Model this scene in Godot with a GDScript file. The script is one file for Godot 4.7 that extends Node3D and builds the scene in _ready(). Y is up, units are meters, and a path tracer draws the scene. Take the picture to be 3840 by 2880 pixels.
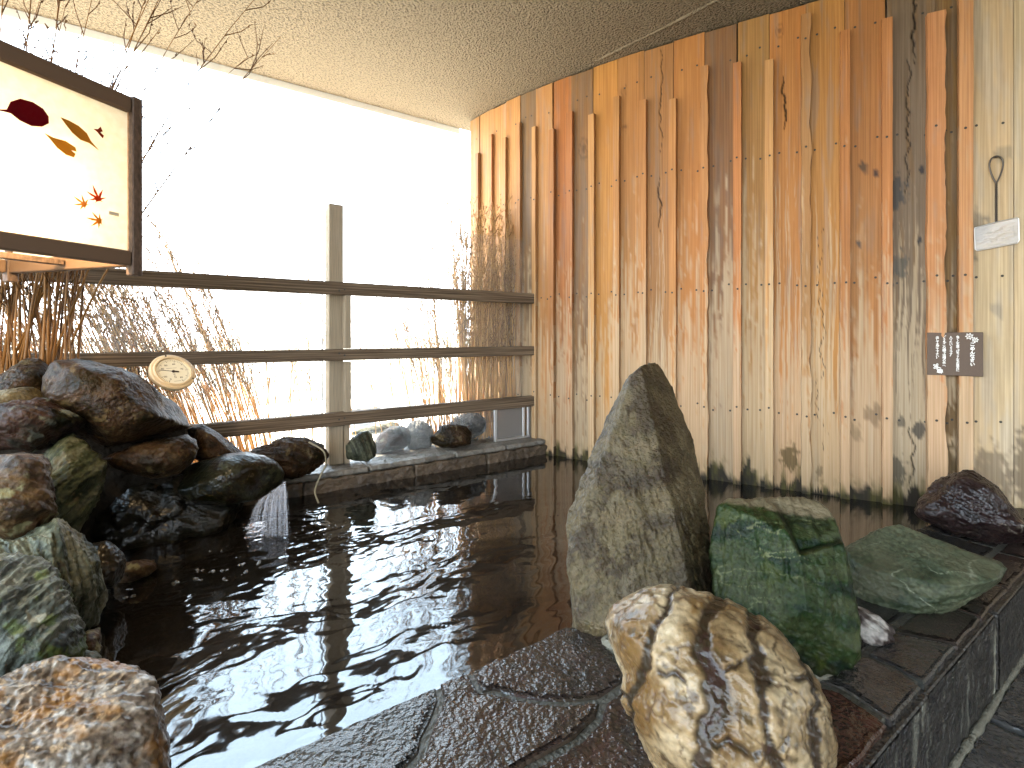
extends Node3D

# ------------------------------------------------------------------ noise and small helpers
var fbm := FastNoiseLite.new()
var fine := FastNoiseLite.new()
var ridge := FastNoiseLite.new()
var cell := FastNoiseLite.new()
var taken := {}
var M := {}
var rng := RandomNumberGenerator.new()

func nz(n: FastNoiseLite, kind: int, octaves: int, s: int) -> void:
	n.noise_type = FastNoiseLite.TYPE_SIMPLEX_SMOOTH
	n.fractal_type = kind as FastNoiseLite.FractalType
	n.fractal_octaves = octaves
	n.frequency = 1.0
	n.seed = s

func srgb(r: float, g: float, b: float) -> Color:
	return Color(r, g, b).linear_to_srgb()

class MB:
	var v := PackedVector3Array()
	var n := PackedVector3Array()
	var uv := PackedVector2Array()
	var c := PackedColorArray()
	var i := PackedInt32Array()
	var col := Color(1, 1, 1)
	func tri(a: Vector3, b: Vector3, d: Vector3, nn: Vector3) -> void:
		if (d - a).cross(b - a).dot(nn) < 0.0:
			var t := b
			b = d
			d = t
		var k := v.size()
		v.append(a); v.append(b); v.append(d)
		for q in 3:
			n.append(nn); uv.append(Vector2(v[k + q].x + v[k + q].z, v[k + q].y)); c.append(col); i.append(k + q)
	func quad(a: Vector3, b: Vector3, d: Vector3, e: Vector3, nn: Vector3) -> void:
		tri(a, b, d, nn)
		tri(a, d, e, nn)
	func face(p: Array, nn: Vector3) -> void:
		for q in range(1, p.size() - 1):
			tri(p[0], p[q], p[q + 1], nn)
	# chamfered box between two corners
	func box(lo: Vector3, hi: Vector3, ch := 0.0, t := Transform3D()) -> void:
		var ce := (lo + hi) / 2.0
		var h := (hi - lo) / 2.0
		ch = minf(ch, minf(h.x, minf(h.y, h.z)) * 0.9)
		var at := func(sx: float, sy: float, sz: float, ax: int) -> Vector3:
			var p := Vector3(sx * (h.x - (0.0 if ax == 0 else ch)), sy * (h.y - (0.0 if ax == 1 else ch)), sz * (h.z - (0.0 if ax == 2 else ch)))
			return t * (ce + p)
		for ax in 3:
			for s in [-1.0, 1.0]:
				var pts := []
				for q in [[-1.0, -1.0], [1.0, -1.0], [1.0, 1.0], [-1.0, 1.0]]:
					var sg := [0.0, 0.0, 0.0]
					sg[ax] = s
					sg[(ax + 1) % 3] = q[0]
					sg[(ax + 2) % 3] = q[1]
					pts.append(at.call(sg[0], sg[1], sg[2], ax))
				var nn := Vector3.ZERO
				nn[ax] = s
				face(pts, (t.basis * nn).normalized())
		if ch <= 0.0:
			return
		for ax in 3:  # edges along ax
			for s1 in [-1.0, 1.0]:
				for s2 in [-1.0, 1.0]:
					var b1 := (ax + 1) % 3
					var b2 := (ax + 2) % 3
					var q := []
					for e in [[-1.0, b1], [1.0, b1], [1.0, b2], [-1.0, b2]]:
						var sg := [0.0, 0.0, 0.0]
						sg[ax] = e[0]
						sg[b1] = s1
						sg[b2] = s2
						q.append(at.call(sg[0], sg[1], sg[2], e[1]))
					var nn := Vector3.ZERO
					nn[b1] = s1
					nn[b2] = s2
					face(q, (t.basis * nn).normalized())
		for sx in [-1.0, 1.0]:
			for sy in [-1.0, 1.0]:
				for sz in [-1.0, 1.0]:
					tri(at.call(sx, sy, sz, 0), at.call(sx, sy, sz, 1), at.call(sx, sy, sz, 2), (t.basis * Vector3(sx, sy, sz)).normalized())
	# swept tube with smooth sides
	func tube(p: PackedVector3Array, r: PackedFloat32Array, sides := 5, caps := false) -> void:
		var k := v.size()
		var m := p.size()
		var side := Vector3.UP
		for a in m:
			var d := (p[mini(a + 1, m - 1)] - p[maxi(a - 1, 0)]).normalized()
			if a == 0:
				side = d.cross(Vector3(0.31, 0.2, 0.93)).normalized()
			side = (side - d * side.dot(d)).normalized()
			var up := d.cross(side)
			for b in sides:
				var w := TAU * b / sides
				var o := side * cos(w) + up * sin(w)
				v.append(p[a] + o * r[a])
				n.append(o)
				uv.append(Vector2(float(b) / sides, a * 0.1))
				c.append(col)
		for a in m - 1:
			for b in sides:
				var q := k + a * sides + b
				var w := k + a * sides + (b + 1) % sides
				i.append_array([q, q + sides, w, w, q + sides, w + sides])
		if caps:
			for a in [0, m - 1]:
				var pts := []
				for b in sides:
					pts.append(v[k + a * sides + b])
				face(pts, (p[a] - p[1 if a == 0 else m - 2]).normalized())
	# ring profile turned round the y axis: [radius, height] pairs
	func lathe(prof: Array, sides := 32, t := Transform3D()) -> void:
		for a in prof.size() - 1:
			var p0: Vector2 = prof[a]
			var p1: Vector2 = prof[a + 1]
			var tn := (p1 - p0).normalized()
			for b in sides:
				var w0 := TAU * b / sides
				var w1 := TAU * (b + 1) / sides
				var o0 := Vector3(cos(w0), 0, sin(w0))
				var o1 := Vector3(cos(w1), 0, sin(w1))
				var om := ((o0 + o1) / 2.0).normalized()
				var nn := (om * tn.y - Vector3.UP * tn.x).normalized()
				var q := [o0 * p0.x + Vector3.UP * p0.y, o1 * p0.x + Vector3.UP * p0.y, o1 * p1.x + Vector3.UP * p1.y, o0 * p1.x + Vector3.UP * p1.y]
				for z in 4:
					q[z] = t * q[z]
				quad(q[0], q[1], q[2], q[3], (t.basis * nn).normalized())
	# flat polygon (x, z) raised from y0 to y1 with a rounded rim
	func slab(poly: PackedVector2Array, y0: float, y1: float, rim: float) -> void:
		if Geometry2D.is_polygon_clockwise(poly):
			poly = poly.duplicate()
			poly.reverse()
		var inn := Geometry2D.offset_polygon(poly, -rim, Geometry2D.JOIN_ROUND)
		var m := poly.size()
		var ids := Geometry2D.triangulate_polygon(inn[0]) if inn.size() else PackedInt32Array()
		if inn.size():
			for q in range(0, ids.size(), 3):
				tri(p3(inn[0][ids[q]], y1), p3(inn[0][ids[q + 1]], y1), p3(inn[0][ids[q + 2]], y1), Vector3.UP)
		for a in m:
			var p := poly[a]
			var q := poly[(a + 1) % m]
			var e := (q - p).normalized()
			var o := Vector3(e.y, 0, -e.x)
			quad(p3(p, y0), p3(q, y0), p3(q, y1 - rim), p3(p, y1 - rim), o)
		if inn.size():  # the rim, joined by nearest points
			var w := inn[0]
			for a in m:
				var p := poly[a]
				var q := poly[(a + 1) % m]
				var pi_ := near(w, p)
				var qi := near(w, q)
				var e := (q - p).normalized()
				var o := (Vector3(e.y, 0, -e.x) + Vector3.UP).normalized()
				tri(p3(p, y1 - rim), p3(q, y1 - rim), p3(w[pi_], y1), o)
				if pi_ != qi:
					tri(p3(q, y1 - rim), p3(w[qi], y1), p3(w[pi_], y1), o)
	static func near(w: PackedVector2Array, p: Vector2) -> int:
		var best := 0
		for a in w.size():
			if w[a].distance_squared_to(p) < w[best].distance_squared_to(p):
				best = a
		return best
	static func p3(p: Vector2, y: float) -> Vector3:
		return Vector3(p.x, y, p.y)
	func mesh() -> ArrayMesh:
		var a := []
		a.resize(Mesh.ARRAY_MAX)
		a[Mesh.ARRAY_VERTEX] = v
		a[Mesh.ARRAY_NORMAL] = n
		a[Mesh.ARRAY_TEX_UV] = uv
		a[Mesh.ARRAY_COLOR] = c
		a[Mesh.ARRAY_INDEX] = i
		var m := ArrayMesh.new()
		m.add_surface_from_arrays(Mesh.PRIMITIVE_TRIANGLES, a)
		return m

func numbered(called: String) -> String:
	var k: int = taken.get(called, 0)
	taken[called] = k + 1
	return called if k == 0 else "%s_%03d" % [called, k]

func tag(o: Node3D, label: String, category: String, group := "") -> Node3D:
	o.set_meta("label", label)
	o.set_meta("category", category)
	if group:
		o.set_meta("group", group)
	return o

func base(called: String, at := Vector3.ZERO, turn := Basis()) -> Node3D:
	var o := Node3D.new()
	o.name = numbered(called)
	add_child(o, true)
	o.transform = Transform3D(turn, at)
	return o

func obj(called: String, mesh: Mesh, m: Material, parent: Node = self, at := Transform3D()) -> MeshInstance3D:
	var o := MeshInstance3D.new()
	o.name = numbered(called) if parent == self else called
	o.mesh = mesh
	o.material_override = m
	parent.add_child(o, true)
	o.transform = at
	return o

func struct(o: Node3D) -> Node3D:
	o.set_meta("kind", "structure")
	return o

func stuff(o: Node3D) -> Node3D:
	o.set_meta("kind", "stuff")
	return o

# ------------------------------------------------------------------ materials
func noise_tex(freq: float, octaves: int, s: int, kind := 0, size := 512, normalize := true) -> ImageTexture:
	var n := FastNoiseLite.new()
	n.noise_type = FastNoiseLite.TYPE_CELLULAR if kind == 1 else FastNoiseLite.TYPE_SIMPLEX_SMOOTH
	n.fractal_type = FastNoiseLite.FRACTAL_RIDGED if kind == 2 else FastNoiseLite.FRACTAL_FBM
	n.fractal_octaves = octaves
	n.frequency = freq
	n.seed = s
	return ImageTexture.create_from_image(n.get_seamless_image(size, size, false, false, 0.1, normalize))

func tint_tex(grey: ImageTexture, lo: Color, hi: Color) -> ImageTexture:
	var im := grey.get_image()
	var w := im.get_width()
	var h := im.get_height()
	var lut := PackedByteArray()
	for k in 256:
		var q := lo.lerp(hi, k / 255.0)
		lut.append_array([q.r8, q.g8, q.b8])
	im.convert(Image.FORMAT_L8)
	var d := im.get_data()
	var o := PackedByteArray()
	o.resize(w * h * 3)
	for k in w * h:
		var b := d[k] * 3
		o[k * 3] = lut[b]
		o[k * 3 + 1] = lut[b + 1]
		o[k * 3 + 2] = lut[b + 2]
	return ImageTexture.create_from_image(Image.create_from_data(w, h, false, Image.FORMAT_RGB8, o))

func mat(c: Color, rough: float, spec := 0.5) -> StandardMaterial3D:
	var m := StandardMaterial3D.new()
	m.albedo_color = c
	m.roughness = rough
	m.metallic_specular = spec
	return m

func painted(rough: float, spec := 0.5) -> StandardMaterial3D:
	var m := mat(Color.WHITE, rough, spec)
	m.vertex_color_use_as_albedo = true
	return m

func relief(m: StandardMaterial3D, t: Texture2D, cm: float, scale: Vector3, tri := true, world := false) -> StandardMaterial3D:
	m.heightmap_enabled = true
	m.heightmap_texture = t
	m.heightmap_scale = cm
	m.uv1_triplanar = tri
	m.uv1_world_triplanar = world
	m.uv1_scale = scale
	return m

# ------------------------------------------------------------------ rocks
# outlines in metres, as seen from the side given by yaw and pitch; front and back are the half depths
const ROCK_SHAPES := {
	"L1": {"at": Vector3(-0.121, 0.779, -2.536), "yaw": 2.7, "pitch": -6.1, "front": 0.20, "back": 0.20, "outline": [-0.209,0.061, -0.199,0.112, -0.167,0.172, -0.117,0.180, -0.050,0.161, 0.025,0.134, 0.115,0.074, 0.197,0.019, 0.258,-0.022, 0.295,-0.070, 0.298,-0.099, 0.276,-0.126, 0.196,-0.132, 0.137,-0.139, 0.057,-0.160, -0.008,-0.158, -0.070,-0.127, -0.111,-0.102, -0.165,-0.032, -0.204,0.023]},
	"L0": {"at": Vector3(-0.412, 0.862, -2.644), "yaw": 8.8, "pitch": -4.0, "front": 0.13, "back": 0.13, "outline": [-0.118,0.013, -0.047,0.043, -0.020,0.068, 0.018,0.099, 0.057,0.095, 0.096,0.066, 0.111,0.018, 0.086,-0.048, 0.023,-0.082, -0.092,-0.071]},
	"L0b": {"at": Vector3(-0.411, 0.821, -2.497), "yaw": 9.4, "pitch": -5.2, "front": 0.10, "back": 0.12, "outline": [-0.085,0.022, -0.022,0.036, 0.022,0.040, 0.085,0.040, 0.099,0.006, 0.057,-0.037, -0.022,-0.038, -0.085,-0.037]},
	"L2": {"at": Vector3(-0.361, 0.748, -2.363), "yaw": 8.7, "pitch": -7.2, "front": 0.15, "back": 0.16, "outline": [-0.135,0.030, -0.097,0.065, -0.049,0.069, -0.012,0.077, 0.035,0.082, 0.079,0.066, 0.125,0.034, 0.162,-0.007, 0.143,-0.032, 0.101,-0.057, 0.065,-0.082, 0.026,-0.088, -0.008,-0.077, -0.073,-0.061, -0.127,-0.020]},
	"L3": {"at": Vector3(-0.239, 0.531, -2.313), "yaw": 5.9, "pitch": -12.6, "front": 0.13, "back": 0.15, "outline": [-0.088,0.029, -0.059,0.116, -0.019,0.154, 0.017,0.173, 0.045,0.142, 0.083,0.100, 0.104,0.060, 0.102,0.024, 0.092,-0.017, 0.077,-0.062, 0.053,-0.105, 0.026,-0.162, -0.023,-0.161, -0.079,-0.103]},
	"L4": {"at": Vector3(-0.338, 0.580, -2.053), "yaw": 9.4, "pitch": -12.7, "front": 0.14, "back": 0.15, "outline": [-0.087,0.092, -0.046,0.118, -0.018,0.120, 0.025,0.117, 0.071,0.104, 0.084,0.076, 0.086,0.034, 0.093,-0.019, 0.101,-0.072, 0.097,-0.067, 0.089,-0.103, 0.054,-0.124, 0.010,-0.124, -0.052,-0.093, -0.093,-0.027]},
	"L6": {"at": Vector3(0.017, 0.565, -2.487), "yaw": -0.4, "pitch": -11.0, "front": 0.12, "back": 0.16, "outline": [-0.162,0.013, -0.144,0.026, -0.080,0.050, -0.002,0.068, 0.105,0.079, 0.138,0.052, 0.142,0.016, 0.116,-0.044, 0.056,-0.077, -0.018,-0.078, -0.090,-0.050, -0.138,-0.022]},
	"L5": {"at": Vector3(0.036, 0.302, -2.646), "yaw": -0.8, "pitch": -15.8, "front": 0.14, "back": 0.20, "outline": [-0.217,0.094, -0.196,0.188, -0.104,0.181, 0.043,0.130, 0.141,0.145, 0.327,0.062, 0.337,-0.065, 0.323,-0.041, 0.236,-0.145, 0.042,-0.160, -0.123,-0.144, -0.234,-0.086, -0.283,-0.029, -0.248,0.030]},
	"L7": {"at": Vector3(0.283, 0.406, -2.593), "yaw": -6.2, "pitch": -13.9, "front": 0.17, "back": 0.20, "outline": [-0.232,0.002, -0.202,0.041, -0.145,0.085, -0.093,0.098, -0.013,0.111, 0.071,0.114, 0.142,0.090, 0.200,0.048, 0.229,0.000, 0.222,-0.046, 0.183,-0.081, 0.090,-0.108, -0.013,-0.111, -0.143,-0.076]},
	"L8": {"at": Vector3(0.230, 0.533, -2.729), "yaw": -4.8, "pitch": -10.7, "front": 0.10, "back": 0.10, "outline": [-0.097,0.091, -0.040,0.110, 0.019,0.064, 0.090,0.001, 0.133,-0.040, 0.090,-0.087, -0.016,-0.082, -0.083,-0.027]},
	"L9": {"at": Vector3(0.578, 0.412, -2.850), "yaw": -11.5, "pitch": -12.4, "front": 0.13, "back": 0.13, "outline": [-0.213,0.043, -0.166,0.063, -0.094,0.074, -0.012,0.094, 0.081,0.087, 0.176,0.047, 0.197,-0.005, 0.166,-0.048, 0.106,-0.086, 0.022,-0.104, -0.077,-0.085, -0.165,-0.015]},
	"L10": {"at": Vector3(-0.256, 0.373, -1.921), "yaw": 7.6, "pitch": -19.3, "front": 0.14, "back": 0.16, "outline": [-0.174,0.090, -0.112,0.117, -0.079,0.121, -0.027,0.117, 0.009,0.132, 0.039,0.151, 0.076,0.105, 0.107,0.048, 0.125,-0.016, 0.138,-0.078, 0.144,-0.132, 0.134,-0.168, 0.099,-0.181, 0.026,-0.141, -0.077,-0.035, -0.157,0.034]},
	"L11": {"at": Vector3(-0.281, 0.356, -1.669), "yaw": 9.5, "pitch": -22.3, "front": 0.17, "back": 0.18, "outline": [-0.124,0.070, -0.094,0.133, -0.044,0.168, -0.009,0.168, 0.021,0.158, 0.052,0.137, 0.077,0.107, 0.102,0.061, 0.121,0.005, 0.133,-0.048, 0.137,-0.098, 0.128,-0.134, 0.079,-0.158, 0.019,-0.153, -0.050,-0.119, -0.111,-0.023]},
	"L12": {"at": Vector3(-0.165, 0.233, -1.342), "yaw": 7.0, "pitch": -31.1, "front": 0.20, "back": 0.22, "outline": [-0.179,0.075, -0.151,0.145, -0.107,0.162, -0.071,0.160, -0.034,0.160, 0.005,0.154, 0.061,0.135, 0.104,0.111, 0.136,0.086, 0.163,0.055, 0.174,0.019, 0.178,-0.010, 0.182,-0.045, 0.185,-0.082, 0.189,-0.125, 0.163,-0.178, 0.080,-0.177, -0.042,-0.111, -0.142,-0.020]},
	"L13": {"at": Vector3(-0.126, 0.315, -2.074), "yaw": 3.5, "pitch": -19.5, "front": 0.08, "back": 0.10, "outline": [-0.048,0.054, -0.022,0.076, 0.008,0.075, 0.039,0.042, 0.057,0.000, 0.048,-0.045, 0.025,-0.069, 0.002,-0.083, -0.030,-0.053, -0.051,0.003]},
	"L14": {"at": Vector3(-0.047, 0.229, -2.214), "yaw": 1.2, "pitch": -20.3, "front": 0.06, "back": 0.10, "outline": [-0.057,0.015, -0.028,0.031, 0.011,0.028, 0.056,0.022, 0.063,-0.010, 0.035,-0.024, -0.009,-0.031, -0.047,-0.026]},
	"L15": {"at": Vector3(-0.136, 0.202, -1.787), "yaw": 4.4, "pitch": -25.3, "front": 0.05, "back": 0.08, "outline": [-0.028,0.031, -0.006,0.045, 0.022,0.046, 0.026,-0.000, 0.023,-0.046, -0.006,-0.048, -0.028,-0.015]},
	"L16": {"at": Vector3(-0.126, 0.243, -1.633), "yaw": 4.4, "pitch": -26.2, "front": 0.05, "back": 0.08, "outline": [-0.024,0.027, -0.011,0.032, 0.009,0.015, 0.029,-0.015, 0.015,-0.030, -0.014,-0.015]},
	"R1": {"at": Vector3(1.201, 0.488, -1.012), "yaw": -49.9, "pitch": -19.7, "front": 0.17, "back": 0.20, "outline": [0.034,0.513, 0.050,0.506, 0.077,0.469, 0.103,0.426, 0.116,0.381, 0.138,0.332, 0.158,0.279, 0.163,0.227, 0.170,0.176, 0.177,0.081, 0.181,0.005, 0.184,0.018, 0.188,-0.088, 0.195,-0.176, 0.182,-0.251, 0.095,-0.308, -0.044,-0.323, -0.151,-0.315, -0.199,-0.299, -0.198,-0.241, -0.204,-0.186, -0.218,-0.126, -0.218,-0.042, -0.220,-0.001, -0.216,0.020, -0.197,0.083, -0.173,0.154, -0.153,0.204, -0.129,0.260, -0.112,0.328, -0.079,0.375, -0.058,0.428, -0.019,0.467, 0.020,0.498]},
	"R2": {"at": Vector3(1.361, 0.400, -0.678), "yaw": -63.5, "pitch": -23.1, "front": 0.16, "back": 0.16, "outline": [-0.166,0.159, -0.135,0.186, -0.076,0.198, -0.024,0.210, 0.023,0.221, 0.072,0.220, 0.097,0.203, 0.111,0.176, 0.123,0.147, 0.130,0.098, 0.137,0.041, 0.143,0.002, 0.150,-0.043, 0.153,-0.088, 0.152,-0.125, 0.134,-0.154, 0.098,-0.176, 0.058,-0.189, -0.021,-0.186, -0.102,-0.163, -0.155,-0.123, -0.170,-0.049, -0.178,0.049, -0.174,0.120]},
	"R3": {"at": Vector3(1.951, 0.298, -0.579), "yaw": -73.5, "pitch": -20.3, "front": 0.18, "back": 0.20, "outline": [-0.194,0.023, -0.118,0.082, -0.071,0.124, -0.031,0.139, 0.000,0.130, 0.039,0.117, 0.101,0.104, 0.160,0.096, 0.200,0.092, 0.211,0.074, 0.198,0.038, 0.161,-0.000, 0.126,-0.035, 0.094,-0.069, 0.038,-0.112, -0.046,-0.144, -0.100,-0.143, -0.151,-0.128, -0.178,-0.077, -0.197,-0.022]},
	"R4": {"at": Vector3(2.689, 0.349, -0.596), "yaw": -77.5, "pitch": -14.3, "front": 0.15, "back": 0.17, "outline": [-0.182,-0.050, -0.171,0.017, -0.134,0.067, -0.093,0.110, -0.054,0.142, -0.032,0.156, 0.001,0.157, 0.040,0.128, 0.079,0.082, 0.136,-0.004, 0.177,-0.038, 0.163,-0.083, 0.092,-0.111, 0.019,-0.112, -0.032,-0.105, -0.086,-0.094, -0.141,-0.076, -0.169,-0.065]},
	"R5": {"at": Vector3(1.575, 0.258, -0.564), "yaw": -70.3, "pitch": -25.4, "front": 0.07, "back": 0.06, "outline": [-0.046,0.032, -0.022,0.046, 0.017,0.037, 0.055,0.010, 0.051,-0.012, 0.016,-0.041, -0.010,-0.042, -0.041,-0.036]},
	"R6": {"at": Vector3(0.841, 0.387, -0.532), "yaw": -57.7, "pitch": -33.7, "front": 0.19, "back": 0.18, "outline": [-0.215,0.085, -0.212,0.098, -0.199,0.117, -0.169,0.139, -0.143,0.160, -0.105,0.172, -0.058,0.171, -0.003,0.168, 0.044,0.156, 0.079,0.141, 0.107,0.118, 0.133,0.088, 0.152,0.061, 0.163,0.030, 0.166,-0.001, 0.171,-0.014, 0.165,-0.047, 0.145,-0.085, 0.093,-0.123, 0.016,-0.148, -0.051,-0.151, -0.095,-0.123, -0.111,-0.107, -0.141,-0.077, -0.164,-0.037, -0.170,0.004, -0.199,0.051]},
	"O1": {"at": Vector3(1.003, 0.396, -2.941), "yaw": -18.8, "pitch": -11.9, "front": 0.06, "back": 0.07, "outline": [-0.085,0.015, -0.055,0.057, -0.007,0.088, 0.036,0.090, 0.061,0.069, 0.070,0.031, 0.083,-0.008, 0.079,-0.051, 0.030,-0.082, -0.019,-0.076, -0.079,-0.059]},
	"O2": {"at": Vector3(1.276, 0.377, -3.140), "yaw": -22.1, "pitch": -11.2, "front": 0.10, "back": 0.10, "outline": [-0.128,-0.019, -0.088,0.031, -0.013,0.079, 0.056,0.088, 0.111,0.067, 0.111,-0.030, 0.069,-0.063, -0.047,-0.071, -0.087,-0.086, -0.121,-0.053]},
	"O3": {"at": Vector3(1.467, 0.378, -3.152), "yaw": -25.0, "pitch": -10.9, "front": 0.10, "back": 0.10, "outline": [-0.094,0.038, -0.059,0.087, -0.001,0.106, 0.049,0.084, 0.089,0.054, 0.099,-0.033, 0.078,-0.075, -0.008,-0.093, -0.065,-0.098, -0.087,-0.033]},
	"O4": {"at": Vector3(1.628, 0.381, -2.989), "yaw": -28.6, "pitch": -11.1, "front": 0.09, "back": 0.10, "outline": [-0.144,-0.007, -0.103,0.027, -0.075,0.069, -0.011,0.080, 0.097,0.067, 0.127,0.022, 0.120,-0.052, 0.025,-0.072, -0.060,-0.072, -0.131,-0.039]},
	"O5": {"at": Vector3(1.838, 0.409, -3.134), "yaw": -30.4, "pitch": -10.0, "front": 0.10, "back": 0.10, "outline": [-0.164,-0.022, -0.127,0.026, -0.089,0.064, -0.012,0.086, 0.066,0.092, 0.124,0.049, 0.134,-0.057, 0.027,-0.086, -0.088,-0.069]},
	"O6": {"at": Vector3(1.280, 0.412, -3.382), "yaw": -20.7, "pitch": -10.0, "front": 0.10, "back": 0.10, "outline": [-0.198,-0.019, -0.121,0.010, -0.028,0.028, 0.074,0.042, 0.169,0.046, 0.176,0.001, 0.073,-0.024, -0.085,-0.039, -0.170,-0.042]},
	"O7": {"at": Vector3(2.257, 0.342, -3.242), "yaw": -34.9, "pitch": -10.2, "front": 0.10, "back": 0.10, "outline": [-0.136,-0.026, -0.120,0.056, -0.052,0.098, 0.041,0.098, 0.108,0.056, 0.141,-0.027, 0.099,-0.085, -0.069,-0.092]},
	"O8": {"at": Vector3(1.580, 0.353, -4.518), "yaw": -19.3, "pitch": -8.3, "front": 0.15, "back": 0.20, "outline": [-0.160,0.023, -0.085,0.059, 0.028,0.069, 0.123,0.051, 0.161,0.010, 0.122,-0.057, -0.113,-0.065]},
}

# stone kinds: palette (linear), bedding frequency, veins, patches
var STONE := {}
var ico := {}

func icosphere(level: int) -> Array:
	if ico.has(level):
		return ico[level]
	var g := (1.0 + sqrt(5.0)) / 2.0
	var v: Array[Vector3] = []
	for p in [[-1, g, 0], [1, g, 0], [-1, -g, 0], [1, -g, 0], [0, -1, g], [0, 1, g], [0, -1, -g], [0, 1, -g], [g, 0, -1], [g, 0, 1], [-g, 0, -1], [-g, 0, 1]]:
		v.append(Vector3(p[0], p[1], p[2]).normalized())
	var f := PackedInt32Array([0, 11, 5, 0, 5, 1, 0, 1, 7, 0, 7, 10, 0, 10, 11, 1, 5, 9, 5, 11, 4, 11, 10, 2, 10, 7, 6, 7, 1, 8, 3, 9, 4, 3, 4, 2, 3, 2, 6, 3, 6, 8, 3, 8, 9, 4, 9, 5, 2, 4, 11, 6, 2, 10, 8, 6, 7, 9, 8, 1])
	for l in level:
		var seen := {}
		var f2 := PackedInt32Array()
		for t in range(0, f.size(), 3):
			var m := [0, 0, 0]
			for e in 3:
				var a := f[t + e]
				var b := f[t + (e + 1) % 3]
				var key := mini(a, b) * 1000000 + maxi(a, b)
				if not seen.has(key):
					seen[key] = v.size()
					v.append((v[a] + v[b]).normalized())
				m[e] = seen[key]
			f2.append_array([f[t], m[0], m[2], f[t + 1], m[1], m[0], f[t + 2], m[2], m[1], m[0], m[1], m[2]])
		f = f2
	ico[level] = [PackedVector3Array(v), f]
	return ico[level]

func stone_colour(k: Dictionary, q: Vector3, p: Vector3, off: Vector3, nrm: Vector3) -> Color:
	var pal: Array = k.pal
	var a: float = fbm.get_noise_3dv(q * k.bed + off) * k.get("contrast", 1.0) + 0.5 + 0.35 * fbm.get_noise_3dv(p * 5.0 + off * 2.0)
	a = clampf(a, 0.0, 0.999) * (pal.size() - 1)
	var i := int(a)
	var c: Color = pal[i].lerp(pal[i + 1], a - i)
	c = c * (1.0 + k.get("grain", 0.35) * fine.get_noise_3dv(p * k.get("grain_f", 70.0) + off))
	for u in k.get("patch", []):  # [colour, frequency, threshold, softness, amount]
		var w := smoothstep(u[2], u[2] + u[3], fbm.get_noise_3dv(p * u[1] + off * 3.0 + Vector3(u[2] * 40.0, 0, 0)) + 0.25 * fine.get_noise_3dv(p * 40.0))
		c = c.lerp(u[0], w * u[4])
	for u in k.get("vein", []):  # [colour, frequency, width, amount]
		var w := 1.0 - smoothstep(u[2] * 0.4, u[2], absf(ridge_free.get_noise_3dv(q * u[1] + off + Vector3(u[2] * 90.0, 5, 0))))
		w *= smoothstep(-0.15, 0.2, fbm.get_noise_3dv(p * 4.0 - off))
		c = c.lerp(u[0], w * u[3])
	return Color(maxf(c.r, 0.002), maxf(c.g, 0.002), maxf(c.b, 0.002))

var ridge_free := FastNoiseLite.new()

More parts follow.
